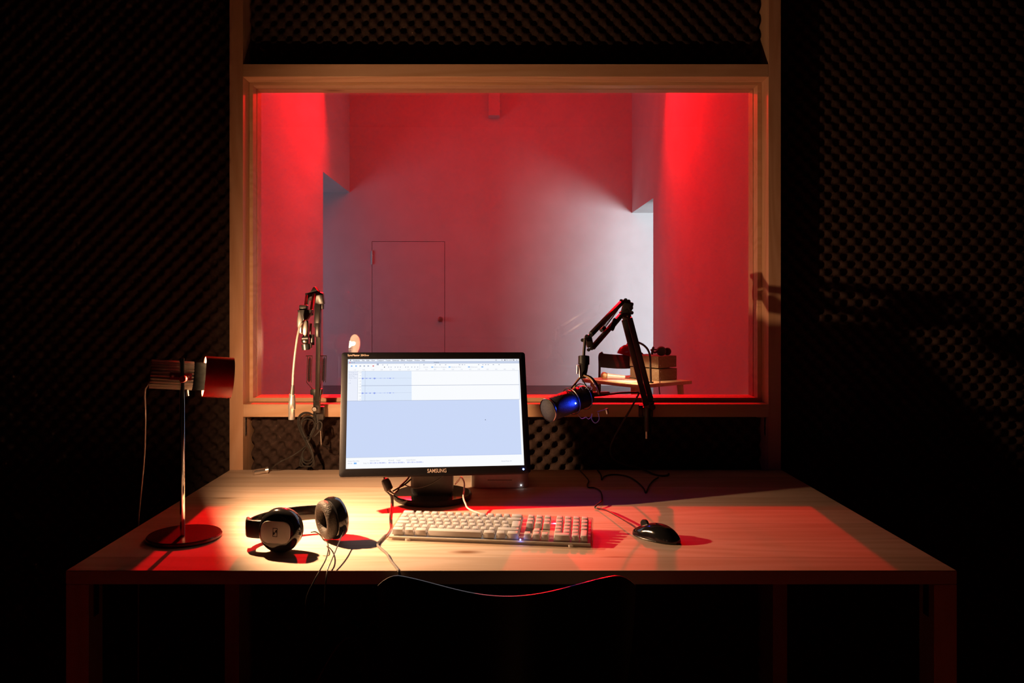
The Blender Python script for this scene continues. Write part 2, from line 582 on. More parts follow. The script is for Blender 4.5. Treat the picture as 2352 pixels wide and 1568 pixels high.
e = 0.0004
ring(MB(), SX0, SX1, SZ0, SZ1, XL1 + e, XR0 - e, ZB1 + e, ZT0 - e, YS, 2.684).build('window_stop', M['wood_x'], win, smooth=0)
ring(MB(), SX0, SX1, SZ0, SZ1, XL1 + e, XR0 - e, ZB1 + e, ZT0 - e, 2.692, 2.738).build('outer_stop', M['wood_x'], win, smooth=0)
MB().span((SX0 - 0.008, 2.685, SZ0 - 0.008), (SX1 + 0.008, 2.691, SZ1 + 0.008)).build('glass_pane', M['glass'], win, smooth=0)


# ------------------------------------------------------------------ convoluted foam mats
def foam(name, x0, x1, z0, z1, label, ox=0.0, oz=0.0, y=FT, step=0.0068):
    nx = int((x1 - x0) / step); nz = int((z1 - z0) / step)
    T = 0.0500
    A = 0.0145
    vs_, fs_ = [], []
    for j in range(nz + 1):
        for i in range(nx + 1):
            x = x0 + (x1 - x0) * i / nx
            z = z0 + (z1 - z0) * j / nz
            u = math.cos(2 * PI * (x + ox) / T) * math.cos(2 * PI * (z + oz) / T)
            # broad pads with narrow round pits
            h = A * (1 - 2.0 * max(0.0, 0.55 - u) ** 1.4 / 1.85) if u < 0.55 else A
            # slightly wavy hang of the mat
            wob = 0.003 * math.sin(3.1 * x + 1.3) * math.sin(2.3 * z + 0.4)
            xe = x + (0.0022 * math.sin(2 * PI * z / 0.047 + 1.0) * (1 if i == 0 else -1) if i in (0, nx) else 0)
            vs_.append((xe, y - h + wob, z))
    for j in range(nz):
        for i in range(nx):
            a = j * (nx + 1) + i
            fs_.append((a, a + 1, a + nx + 2, a + nx + 1))
    # side skirts and back so that the mat is a solid body
    nb = len(vs_)
    yb = YW - 0.003
    border = [i for i in range(nx + 1)] + [j * (nx + 1) + nx for j in range(1, nz + 1)] + [nz * (nx + 1) + i for i in range(nx - 1, -1, -1)] + [j * (nx + 1) for j in range(nz - 1, 0, -1)]
    for k in border:
        vs_.append((vs_[k][0], yb, vs_[k][2]))
    m = len(border)
    for k in range(m):
        fs_.append((border[k], nb + k, nb + (k + 1) % m, border[(k + 1) % m]))
    fs_.append(tuple(nb + k for k in range(m))[::-1])
    me = bpy.data.meshes.new(name)
    me.from_pydata(vs_, [], fs_)
    me.polygons.foreach_set('use_smooth', [True] * len(me.polygons))
    me.materials.append(M['foam'])
    o = bpy.data.objects.new(name, me)
    C.objects.link(o)
    return tag(o, label, 'foam panel', 'egg-crate foam mats on the studio wall')


foam('acoustic_foam_panel', -2.0, XL0 - 0.003, 0.002, 2.795, 'charcoal egg-crate foam mat on the wall left of the left wooden post')
foam('acoustic_foam_panel', XR1 + 0.003, 2.1, 0.002, 2.795, 'charcoal egg-crate foam mat on the wall right of the right wooden post', 0.011, 0.004)
foam('acoustic_foam_panel', XL1 + 0.006, XR0 - 0.010, ZT1 + 0.004, 2.795, 'charcoal egg-crate foam mat above the window, between the two posts', 0.004, 0.010)
foam('acoustic_foam_panel', XL1 + 0.010, XR0 - 0.010, 0.002, ZB0 - 0.003, 'charcoal egg-crate foam mat under the window, behind the desk and monitor', 0.004, 0.018)


# angle brackets under the lower rail
def bracket(c, sx, label, h=0.062, grp=None):
    t = MB()
    t.span((c[0] - 0.001, c[1] - 0.008, c[2] - h), (c[0] + 0.001, c[1] + 0.008, c[2]))
    t.span((min(c[0], c[0] + sx * 0.03), c[1] - 0.008, c[2] - 0.002), (max(c[0], c[0] + sx * 0.03), c[1] + 0.008, c[2]))
    o = t.build('angle_bracket', M['steel'], None, smooth=0)
    tag(o, label, 'bracket', grp)
    s = MB()
    for k in range(3):
        s.cyl((c[0] + sx * 0.001, c[1], c[2] - 0.014 - k * (h - 0.022) / 2), (c[0] + sx * 0.0026, c[1], c[2] - 0.014 - k * (h - 0.022) / 2), 0.0035, 0.0028, 10)
    s.build('screw', M['black_metal'], o)
    return o


bracket((XL1 + 0.0022, 2.600, ZB0 - 0.001), 1, 'steel angle bracket under the left end of the lower window rail')
bracket((XR0 - 0.0022, 2.600, ZB0 - 0.001), -1, 'steel angle bracket under the right end of the lower window rail')

# ------------------------------------------------------------------ the white hall beyond the window
HL, HR, HY, HZ = -2.34, 2.15, 12.9, 5.6
# floor, ceiling
struct('floor_hall', MB().span((-6, 2.745, -0.10), (6, HY + 0.1, 0.0)), M['hall_floor'])
struct('ceiling_hall', MB().span((-6, 2.745, HZ), (6, HY + 0.1, HZ + 0.1)), M['ceiling_grey'])
OLY, OLZ = 10.92, 3.07       # left opening: from this depth to the far wall, this high
ORY, ORZ = 11.14, 2.745
TH = 0.5
wl = MB().span((HL - TH, 2.745, 0), (HL, OLY, HZ)).span((HL - TH, OLY, OLZ), (HL, HY, HZ))
struct('wall_hall_left', wl, M['brushed_plaster'])
wr = MB().span((HR, 2.745, 0), (HR + TH, ORY, HZ)).span((HR, ORY, ORZ), (HR + TH, HY, HZ))
struct('wall_hall_right', wr, M['plaster'])
# far wall with a real opening for the flush door
DX0, DX1, DT = (855 - 1141) / F * HY, (1021 - 1141) / F * HY, CZ + (703 - 555) / F * HY
g = 0.006
wb = MB().span((-6, HY, 0), (DX0 - g, HY + 0.12, HZ)).span((DX1 + g, HY, 0), (6, HY + 0.12, HZ)).span((DX0 - g, HY, DT + g), (DX1 + g, HY + 0.12, HZ))
struct('wall_hall_back', wb, M['plaster'])
struct('wall_hall_recess', MB().span((DX0 - 0.1, HY + 0.125, 0), (DX1 + 0.1, HY + 0.14, DT + 0.1)), M['gap'])
struct('wall_passage_left', MB().span((-6.1, 9.0, 0), (-6.0, HY, HZ)), M['plaster'])
struct('wall_passage_right', MB().span((6.0, 9.0, 0), (6.1, HY, HZ)), M['plaster'])
door = MB().span((DX0, HY + 0.004, 0.008), (DX1, HY + 0.044, DT), 0.002)
door = struct('door_1', door, M['door_white'])
kb = MB()
kx, kz = (1011 - 1141) / F * HY, CZ - (733 - 703) / F * HY
kb.lathe([(0, 0), (0.042, 0.0), (0.042, 0.01), (0.02, 0.014), (0.016, 0.05), (0.034, 0.06), (0.036, 0.08), (0, 0.09)], (kx, HY + 0.003, kz), (0, -1, 0), 20)
kb.build('door_knob', M['steel'], door)
hg = MB()
hz_ = CZ + (703 - 590) / F * HY
hg.cyl((DX0 - 0.006, HY - 0.012, hz_ - 0.12), (DX0 - 0.006, HY - 0.012, hz_ + 0.10), 0.014, seg=10)
hg.build('hinge', M['steel'], door)
# vertical duct that ends high on the far wall
dx0, dx1, dz0 = (1122 - 1141) / F * 12.7, (1148 - 1141) / F * 12.7, CZ + (703 - 265) / F * 12.7
struct('trim_5', MB().span((dx0, 12.7, dz0), (dx1, HY - 0.001, HZ), 0.004), M['plaster'])

# ------------------------------------------------------------------ desk
DX_0, DX_1, DY0, DY1 = -0.847, 0.9045, 1.592, 2.5755
desk = thing('desk', 'wide pine board desk standing in front of the studio window', 'desk', ((DX_0 + DX_1) / 2, 2.1, 0))
MB().span((DX_0, DY0, DZ - 0.0275), (DX_1, DY1, DZ), 0.0022, 3).build('tabletop', M['desk'], desk)
for x in (DX_0, DX_1 - 0.045):
    lg = MB().span((x, DY0 + 0.001, 0), (x + 0.045, DY0 + 0.058, DZ - 0.028), 0.0012)
    lg.build('leg', M['wood_z'], desk, smooth=0)
for x in (DX_0, DX_1 - 0.045):
    MB().span((x, DY1 - 0.052, 0), (x + 0.045, DY1 - 0.006, DZ - 0.028), 0.0012).build('leg', M['wood_z'], desk, smooth=0)
for x, s in ((DX_0 + 0.0462, 1), (DX_1 - 0.0462, -1)):
    t = MB().span((x - 0.001, DY0 + 0.020, DZ - 0.098), (x + 0.001, DY0 + 0.038, DZ - 0.029))
    t.span((min(x, x + s * 0.05), DY0 + 0.020, DZ - 0.031), (max(x, x + s * 0.05), DY0 + 0.038, DZ - 0.029))
    t.build('corner_bracket', M['black_metal'], desk, smooth=0)

# ------------------------------------------------------------------ monitor
mon = thing('monitor', 'black widescreen monitor showing a sound editing program', 'monitor', (-0.173, 2.195, DZ))
MC = Vector((-0.15652, 2.07337, 0.98947))
MR = Euler((R(-18.28), R(0.427), R(8.32)), 'XYZ').to_matrix().to_4x4()
MM = Matrix.Translation(MC) @ MR       # local: x right, z up, -y towards the viewer


def mloc(x, y, z):
    return MM @ Vector((x, y, z))


sw, sh = 0.4464, 0.2790
ow0, ow1, oh0, oh1 = -0.2392, 0.2392, -0.1591, 0.1570
# bezel ring with rounded outer corners
bz = MB()


def rrect(x0, x1, z0, z1, r, n=5):
    pts = []
    for cx, cz, a0 in ((x1 - r, z1 - r, 0), (x0 + r, z1 - r, 90), (x0 + r, z0 + r, 180), (x1 - r, z0 + r, 270)):
        for k in range(n + 1):
            a = R(a0 + 90 * k / n)
            pts.append((cx + r * math.cos(a), cz + r * math.sin(a)))
    return pts


def frame_mesh(mb, outer, inner, y0, y1, mat, lip=0.0015):
    """ring between two loops of equal count, front at y0 and back at y1"""
    n = len(outer)
    V = lambda p, y: mb.bm.verts.new(mat @ Vector((p[0], y, p[1])))
    cxy = (sum(p[0] for p in outer) / n, sum(p[1] for p in outer) / n)
    o_in = [(p[0] + (cxy[0] - p[0]) * lip / 0.2, p[1] + (cxy[1] - p[1]) * lip / 0.14) for p in outer]
    a = [V(p, y1) for p in outer]; b_ = [V(p, y0 + lip) for p in outer]; c = [V(p, y0) for p in o_in]
    d = [V(p, y0) for p in inner]; e_ = [V(p, y0 + 0.004) for p in inner]
    fs = []
    for i in range(n):
        j = (i + 1) % n
        for A, B in ((a, b_), (b_, c), (c, d), (d, e_)):
            fs.append(mb.bm.faces.new((A[i], A[j], B[j], B[i])))
    fs.append(mb.bm.faces.new(a))
    fs.append(mb.bm.faces.new(e_[::-1]))
    mb._tag(fs)


outer = rrect(ow0, ow1, oh0, oh1, 0.007)
inner = rrect(-sw / 2, sw / 2, -sh / 2, sh / 2, 0.0005)
frame_mesh(bz, outer, inner, -0.004, 0.022, MM)
bez = bz.build('bezel', M['bezel'], mon)
bk = MB()
bk.prism(rrect(-0.20, 0.20, -0.12, 0.12, 0.03), 0.035, MM @ Matrix.Translation((0, 0.0225, 0)), 0.006)
bk.build('rear_housing', M['black_plastic'], mon)
RX = Matrix.Rotation(PI / 2, 4, 'X')
lt = MB()
lt.text('SAMSUNG', 0.0135, MM @ Matrix.Translation((0.001, -0.0046, -0.1492)) @ RX, 0.0002, 'CENTER', 0.00015, 0.0475)
lt.build('brand_lettering', M['print_grey'], bez, smooth=0)
lt = MB()
lt.text('SyncMaster 2043nw', 0.0075, MM @ Matrix.Translation((-0.2240, -0.0046, 0.1488)) @ RX, 0.0002, 'LEFT', 0.0, 0.054)
lt.build('model_lettering', M['print_grey'], bez, smooth=0)
pl = MB().sphere(mloc(0.2200, -0.0045, -0.1495), 0.0022, 12)
pl = pl.build('power_light', M['blue_led'], bez)
pl['label'] = 'glowing blue power light'

# screen with the program window drawn on it
SC = {}
cols = [('ui_white', srgb(250, 252, 255)), ('ui_bar', srgb(196, 208, 232)), ('ui_desk', srgb(203, 217, 248)), ('ui_select', srgb(222, 234, 252)),
        ('ui_text', srgb(70, 75, 95)), ('ui_wave', srgb(70, 105, 225)), ('ui_panel', srgb(236, 240, 252)), ('ui_grey', srgb(165, 175, 200)), ('ui_red', srgb(225, 110, 110)),
        ('ui_menu', srgb(240, 244, 252)), ('ui_blue', srgb(120, 180, 245)), ('ui_desk2', srgb(190, 206, 244))]
mats = [emitter(n, c, 1.0) for n, c in cols]
ix = {n: i for i, (n, c) in enumerate(cols)}
scr = MB()


def ui(x0, y0, x1, y1, col, lay):
    """rectangle in screen pixels 1680 x 1050, y down"""
    s = sw / 1680
    X0, X1 = -sw / 2 + x0 * s, -sw / 2 + x1 * s
    Z0, Z1 = sh / 2 - y1 * sh / 1050, sh / 2 - y0 * sh / 1050
    y = -0.0002 - lay * 0.00012
    scr.mi = ix[col]
    scr.quad([mloc(X0, y, Z0), mloc(X1, y, Z0), mloc(X1, y, Z1), mloc(X0, y, Z1)])


def uitext(x, y, s, col, hpx, lay=5, width=None, bold=0.0):
    k = sw / 1680
    scr.mi = ix[col]
    scr.text(s, hpx * k, MM @ Matrix.Translation((-sw / 2 + x * k, -0.0002 - lay * 0.00012, sh / 2 - y * sh / 1050)) @ RX, 0, 'LEFT', bold, width * k if width else None)


ui(0, 0, 1680, 1050, 'ui_white', 0)
ui(0, 0, 1680, 22, 'ui_menu', 1)
ui(0, 22, 1680, 44, 'ui_bar', 1)
ui(0, 22, 1680, 24, 'ui_grey', 2)
ui(4, 118, 1672, 120, 'ui_grey', 2)
ui(4, 120, 96, 408, 'ui_panel', 1)
ui(96, 120, 98, 408, 'ui_grey', 2)
ui(132, 120, 612, 408, 'ui_select', 1)
ui(132, 260, 1672, 264, 'ui_grey', 3)
ui(166, 112, 168, 408, 'ui_grey', 2)
ui(1668, 116, 1672, 408, 'ui_bar', 2)
ui(0, 408, 1660, 944, 'ui_desk', 1)
ui(0, 408, 1672, 411, 'ui_grey', 2)
ui(0, 944, 480, 948, 'ui_bar', 2)
ui(0, 43, 1680, 45, 'ui_grey', 2)
ui(276, 44, 296, 60, 'ui_grey', 3)
ui(690, 46, 692, 104, 'ui_bar', 2)
# apple, menu words and clock
k = sw / 1680
scr.mi = ix['ui_text']
scr.sphere(mloc(-sw / 2 + 24 * k, -0.0006, sh / 2 - 12 * k), 5.5 * k, 10, (1, 0.05, 1))
scr.sphere(mloc(-sw / 2 + 26 * k, -0.0006, sh / 2 - 5 * k), 2.2 * k, 8, (1, 0.05, 1))
for x, w, s in ((50, 64, 'Audacity'), (134, 24, 'File'), (178, 26, 'Edit'), (224, 34, 'View'), (278, 66, 'Transport'), (362, 46, 'Tracks'), (426, 64, 'Generate'), (508, 40, 'Effect'), (566, 54, 'Analyze'), (640, 54, 'Window'), (712, 30, 'Help'), (1440, 14, 'O'), (1500, 14, 'A'), (1528, 14, 'M'), (1552, 78, 'Fri 11:31 PM'), (1650, 12, 'Q')):
    uitext(x, 13, s, 'ui_text', 17, width=w, bold=0.00004)
uitext(830, 34, 'Audacity', 'ui_text', 16, width=52)
for x, c in ((14, 'ui_red'), (34, 'ui_grey'), (54, 'ui_grey')):
    ui(x, 28, x + 11, 39, c, 4)
for x, c in ((30, 'ui_blue'), (72, 'ui_blue'), (112, 'ui_grey'), (150, 'ui_grey'), (188, 'ui_grey'), (236, 'ui_red')):
    ui(x, 62, x + 14, 74, c, 4)
for x in (346, 388, 410, 450, 476, 500, 552, 574, 610, 640, 668):
    ui(x, 76, x + (8 if x != 346 else 9), 84, 'ui_grey' if x != 346 else 'ui_text', 4)
for x, w in ((330, 10), (376, 8), (540, 8), (726, 14), (838, 12), (884, 12), (940, 12), (1076, 14), (1104, 14), (1130, 8), (1266, 12), (1310, 10), (1336, 12), (1362, 12), (1412, 14), (1470, 12)):
    ui(x, 54, x + w, 61, 'ui_grey', 4)
for x, w, s in ((728, 44, 'Core Au'), (832, 120, 'Built-in Output'), (1002, 96, 'Built-in Micr'), (1176, 80, '2 (Stereo)')):
    uitext(x, 82, s, 'ui_grey', 15, width=w)
for x in (804, 974, 1166, 1298):
    ui(x, 76, x + 20, 86, 'ui_blue', 4)
for i in range(19):
    uitext(56 + 86 * i, 106, '%.1f' % (-1 + i) if i < 3 else '%d.0' % (i - 1), 'ui_grey', 15, width=20)
for y0 in (190, 334):
    rnd = random.Random(5)
    for x in range(134, 610, 3):
        ui(x, y0 - 0.6, x + 3, y0 + 0.6, 'ui_wave' if x < 440 else 'ui_grey', 4)
    for c, a, w in ((144, 10, 14), (178, 7, 16), (214, 9, 12), (256, 12, 14), (312, 4, 16), (352, 3, 14), (382, 4, 10), (404, 7, 12), (436, 4, 10)):
        for x in range(c - w, c + w, 3):
            h = a * max(0.12, 1 - abs(x - c) / w) * rnd.uniform(0.5, 1.0)
            ui(x, y0 - h * 0.7, x + 2, y0 + h * 1.2, 'ui_wave', 5)
for y in (134, 164, 190, 218, 248, 274, 304, 334, 364, 396):
    uitext(106, y, '1.0' if y in (134, 274) else ('0.0' if y in (190, 334) else '-.5'), 'ui_grey', 13, width=20)
for y, s, w in ((134, 'X Audio Tr', 78), (152, 'Stereo, 44100Hz', 84), (168, '32-bit float', 56), (186, 'Mute  Solo', 76), (210, '- +', 20), (238, 'L R', 20)):
    uitext(10, y, s, 'ui_grey', 14, width=w)
ui(1316, 604, 1326, 609, 'ui_text', 4)
ui(480, 940, 1660, 946, 'ui_desk2', 3)
for x, y, s, w in ((16, 978, 'Project Rate (Hz):', 106), (220, 978, 'Selection Start:', 90), (392, 978, 'End', 46), (468, 978, 'Length', 34), (560, 978, 'Audio Position:', 86), (16, 1000, '44100', 42), (160, 1000, 'Snap To', 52), (1460, 1006, 'Actual Rate: 44', 100)):
    uitext(x, y, s, 'ui_grey', 15, width=w)
for x in (220, 392, 566):
    uitext(x, 1000, '00 h 00 m 00.000 s', 'ui_wave', 17, width=150)
ui(72, 992, 98, 1006, 'ui_blue', 4)
scr = scr.build('screen', mats, mon, smooth=0)
scr['label'] = 'lit screen with an audio editing program open'

# stand: neck, cable clip, round foot
nk = MB()
nk.prism(rrect(-0.056, 0.056, 0.0, 0.20, 0.012), 0.040, Matrix.Translation((-0.173, 2.160, DZ + 0.014)), 0.004)
nk.bar((-0.170, 2.180, DZ + 0.20), mloc(0, 0.056, 0.0), 0.07, 0.045)
nk.build('neck', M['black_plastic'], mon)
MB().lathe([(0, 0), (0.100, 0), (0.105, 0.003), (0.106, 0.012), (0.103, 0.016), (0.098, 0.0165), (0, 0.0165)], (-0.173, 2.192, DZ), (0, 0, 1), 64).build('round_foot', M['base_gloss'], mon)

# ------------------------------------------------------------------ keyboard
KF = (D(893.6, 1243) + D(1361, 1262)) / 2
kyaw = R(-7.5)
kb_e = thing('keyboard', 'white full-size keyboard with clear acrylic base below the monitor', 'keyboard', (KF.x + 0.010, KF.y + 0.076, DZ))
KM = Matrix.Translation((KF.x - 0.004, KF.y, DZ)) @ Matrix.Rotation(kyaw, 4, 'Z')   # local: x right, y back, origin at the front edge centre
KS = 0.135                                                                     # slope of the key deck


def klo(x, y, z):
    return KM @ Vector((x, y, z))


KW, KD = 0.454, 0.150


def wedge(mb, x0, x1, y0, y1, za0, za1, zb0, zb1, bev):
    """box whose front runs za0..za1 and whose back runs zb0..zb1"""
    n0 = set(mb.bm.faces)
    v = [mb.bm.verts.new(klo(*p)) for p in ((x0, y0, za0), (x1, y0, za0), (x1, y0, za1), (x0, y0, za1), (x0, y1, zb0), (x1, y1, zb0), (x1, y1, zb1), (x0, y1, zb1))]
    for q in ((0, 1, 2, 3), (5, 4, 7, 6), (4, 0, 3, 7), (1, 5, 6, 2), (3, 2, 6, 7), (4, 5, 1, 0)):
        mb.bm.faces.new([v[i] for i in q])
    if bev:
        es = list({e2 for w in v for e2 in w.link_edges})
        bmesh.ops.bevel(mb.bm, geom=es, offset=bev, segments=3, profile=0.5, affect='EDGES')
    mb._tag([f for f in mb.bm.faces if f not in n0])


ab = MB()
wedge(ab, -KW / 2, KW / 2, 0, KD, 0.002, 0.0115, 0.006, 0.0310, 0.0035)
ab = ab.build('acrylic_base', M['acrylic'], kb_e)
ab['label'] = 'clear see-through base'
tr = MB()
wedge(tr, -KW / 2 + 0.004, KW / 2 - 0.004, 0.012, KD - 0.006, 0.004, 0.0080, 0.008, 0.0270, 0.001)
tr.build('key_tray', M['key_tray'], kb_e)
for sx in (-1, 1):
    MB().cyl(klo(sx * 0.18, 0.13, 0), klo(sx * 0.18, 0.13, 0.0075), 0.008, seg=14).build('rubber_foot', M['white_cable'], kb_e)
    MB().cyl(klo(sx * 0.18, 0.015, 0), klo(sx * 0.18, 0.015, 0.005), 0.006, seg=14).build('rubber_foot', M['white_cable'], kb_e)
U = 0.01905
rows = [0.0255 + U * i for i in range(5)] + [0.0255 + U * 5 + 0.001]      # centre of each row, front to back
X0 = -KW / 2 + 0.0085
keys = []        # (x centre, row, width in units, depth in units)


def keyrow(row, x, widths):
    for w in widths:
        if w > 0:
            keys.append((x + w * U / 2, row, w, 1))
        x += abs(w) * U


keyrow(0, X0, [1.5, 1.25, 1.5, 6.5, 1.5, 1.25, 1.5])
keyrow(1, X0, [1.25] + [1] * 11 + [2.75])
keyrow(2, X0, [1.75] + [1] * 12)
keyrow(3, X0, [1.5] + [1] * 12)
keyrow(4, X0, [1] * 13 + [2])
keyrow(5, X0, [1.55] + [0.992] * 12 + [1.55])
keys.append((X0 + 14.375 * U, 2.5, 1.25, 2))                             # tall return key
NX = X0 + 15 * U + 0.0085
keyrow(5, NX, [1, 1, 1]); keyrow(4, NX, [1, 1, 1]); keyrow(3, NX, [1, 1, 1])
keyrow(1, NX, [-1, 1]); keyrow(0, NX, [1, 1, 1])
PX = NX + 3 * U + 0.0085
pad_start = len(keys)
keyrow(0, PX, [2, 1]); keyrow(1, PX, [1, 1, 1]); keyrow(2, PX, [1, 1, 1]); keyrow(3, PX, [1, 1, 1, 1]); keyrow(4, PX, [1, 1, 1, 1]); keyrow(5, PX, [1, 1, 1, 1])
keys.append((PX + 3.5 * U, 0.5, 1, 2))
keys.append((PX + 3.5 * U, 2, 1, 1))
key_mesh = {}


def key_mb(w, d, tilt, mb=None, at=None):
    mb = mb or MB()
    g_ = 0.0011
    hw, hd = w * U / 2 - g_, d * U / 2 - g_
    H = 0.0115
    tw, td0, td1 = hw - 0.0022, hd - 0.0012, hd - 0.0036
    base = [(-hw, -hd, 0), (hw, -hd, 0), (hw, hd, 0), (-hw, hd, 0)]
    top = [(-tw, -td0, H + tilt), (tw, -td0, H + tilt), (tw, td1, H - tilt), (-tw, td1, H - tilt)]
    n0 = set(mb.bm.faces)
    mt = at or Matrix.Identity(4)
    v = [mb.bm.verts.new(mt @ Vector(p)) for p in base + top]
    for q in ((0, 1, 5, 4), (1, 2, 6, 5), (2, 3, 7, 6), (3, 0, 4, 7), (4, 5, 6, 7), (3, 2, 1, 0)):
        mb.bm.faces.new([v[i] for i in q])
    es = list({e2 for w_ in v[4:] for e2 in w_.link_edges})
    bmesh.ops.bevel(mb.bm, geom=es, offset=0.0011, segments=2, profile=0.5, affect='EDGES')
    return mb


def key_place(kk):
    x, row, w, d = kk
    y = rows[int(row)] if row == int(row) else (rows[int(row)] + rows[int(row) + 1]) / 2
    z = 0.0098 + KS * y
    return KM @ Matrix.Translation((x, y, z)) @ Matrix.Rotation(math.atan(KS), 4, 'X')


single = keys[:100]
rest = keys[100:]
for kk in single:
    x, row, w, d = kk
    tilt = {0: -0.0006, 1: -0.0004, 2: 0.0, 3: 0.0, 4: 0.0003, 5: -0.0002}.get(int(row), 0)
    kid = (round(w, 3), d, tilt)
    if kid not in key_mesh:
        o = key_mb(w, d, tilt).build('key', M['key'], kb_e, smooth=30)
        key_mesh[kid] = o
    else:
        o = key_mesh[kid].copy()
        C.objects.link(o)
        o.parent = kb_e
    o.matrix_parent_inverse = Matrix.Translation(kb_e.location).inverted()
    o.matrix_basis = key_place(kk)
if rest:
    mb = MB()
    for kk in rest:
        key_mb(kk[2], kk[3], 0, mb, key_place(kk))
    o = mb.build('key', M['key'], kb_e, smooth=30)
    o['kind'] = 'stuff'
kl = MB().sphere(klo(X0 + 15 * U + 0.004, 0.010, 0.0125), 0.0016, 10)
kl = kl.build('indicator_light', M['blue_led'], kb_e)
kl['label'] = 'small blue-violet light'

# ------------------------------------------------------------------ mouse
nose, tail = D(1462, 1226), D(1553, 1248)
mdir = (nose - tail); mdir.z = 0
mlen = 0.116
mc = (nose + tail) / 2
mdir.normalize()
mo = thing('computer_mouse', 'glossy black corded mouse right of the keyboard', 'mouse', (mc.x, mc.y, DZ))
mrot = Matrix.Translation((mc.x, mc.y, DZ)) @ Matrix.Rotation(math.atan2(mdir.y, mdir.x), 4, 'Z')
mb = MB()
nu, nv = 26, 14
gridv = []
for i in range(nu + 1):
    t = i / nu                           # 0 tail .. 1 nose
    xx = -mlen / 2 + mlen * t
    hw = 0.031 * (math.sin(PI * min(1, max(0.0, t * 0.96 + 0.02))) ** 0.42) * (1 - 0.10 * math.exp(-((t - 0.55) / 0.16) ** 2)) * (1 - 0.12 * t)
    hh = 0.040 * (math.sin(PI * (t * 0.86 + 0.045)) ** 0.72) * (1.06 - 0.42 * t)
    row_ = []
    for j in range(nv + 1):
        a = PI * j / nv
        row_.append(mb.bm.verts.new(mrot @ Vector((xx, -hw * math.cos(a), 0.001 + hh * math.sin(a) ** 0.62))))
    gridv.append(row_)
for i in range(nu):
    for j in range(nv):
        mb.bm.faces.new((gridv[i][j], gridv[i + 1][j], gridv[i + 1][j + 1], gridv[i][j + 1]))
mb.bm.faces.new([r_[0] for r_ in gridv] + [r_[-1] for r_ in gridv][::-1])
mb.bm.faces.new([v for v in gridv[0]][::-1])
mb.bm.faces.new([v for v in gridv[-1]])
mbody = mb.build('shell', M['gloss_black'], mo, smooth=50)
wh = MB()
wc = mrot @ Vector((0.030, 0, 0.0275))
wy = mrot.to_3x3() @ Vector((0, 1, 0))
wh.lathe([(0, -0.0035), (0.009, -0.0035), (0.0105, -0.002), (0.0105, 0.002), (0.009, 0.0035), (0, 0.0035)], wc, wy, 20)
wh.build('scroll_wheel', M['black_plastic'], mo)
sk = MB()
loop = []
for k in range(24):
    a = 2 * PI * k / 24
    loop.append(mrot @ Vector((math.cos(a) * 0.0555, math.sin(a) * 0.0275, 0.0025)))
sk.tube(loop, 0.0022, 8, closed=True)
sk.build('base_rim', M['black_plastic'], mo)

# ------------------------------------------------------------------ small silver computer
mini = thing('mini_computer', 'small silver box computer standing on the desk behind the monitor', 'computer', (0.010, 2.39, DZ))
mm_ = MB()
pts = rrect(-0.0825, 0.0825, -0.0825, 0.0825, 0.026, 8)
mrotm = Matrix.Translation((0.0085, 2.393, DZ + 0.0015))
A_ = [mm_.bm.verts.new(mrotm @ Vector((p[0], p[1], 0))) for p in pts]
B_ = [mm_.bm.verts.new(mrotm @ Vector((p[0], p[1], 0.0495))) for p in pts]
mm_.bm.faces.new(A_[::-1]); top_ = mm_.bm.faces.new(B_)
for i in range(len(pts)):
    mm_.bm.faces.new((A_[i], A_[(i + 1) % len(pts)], B_[(i + 1) % len(pts)], B_[i]))
bmesh.ops.bevel(mm_.bm, geom=list(top_.edges), offset=0.0016, segments=2, profile=0.5, affect='EDGES')
mm_.build('aluminium_case', M['alu'], mini)
MB().prism(rrect(-0.035, 0.035, 0.020, 0.0216, 0.0005), 0.0006, Matrix.Translation((0.0085, 2.3102, DZ + 0.003)), 0).build('disc_slot', M['logo'], mini, smooth=0)
q = P(1197, 1114, 2.309)
ml = MB().sphere(q, 0.0016, 10).build('status_light', M['white_led'], mini)
ml['label'] = 'small white status light'

# ------------------------------------------------------------------ red desk lamp
LB = Vector((-0.7000, 1.818, DZ))
lamp = thing('desk_lamp', 'red metal desk lamp with ribbed body, lit, at the left end of the desk', 'desk lamp', LB)
MB().lathe([(0, 0), (0.078, 0), (0.0805, 0.0025), (0.0805, 0.007), (0.078, 0.0095), (0, 0.0095)], LB, (0, 0, 1), 64).build('round_base', M['red_dark'], lamp)
pt = P(418, 822, 1.795)
pb = Vector((LB.x + 0.002, 1.800, DZ + 0.008))
pole = MB()
ud = (pt - pb).normalized()
rotp = Matrix(frame_from(ud, Vector((0.75, -0.66, 0)))).transposed().to_4x4()
pole.box((pt + pb) / 2, (0.0082, 0.0082, (pt - pb).length), rotp, 0.0012)
pole.build('pole', M['chrome'], lamp)['label'] = 'polished square metal pole'
ax = Vector((0.912, 0.406, -0.090)).normalized()
LA = P(420, 862, 1.838)


def la(t):
    return LA + ax * t


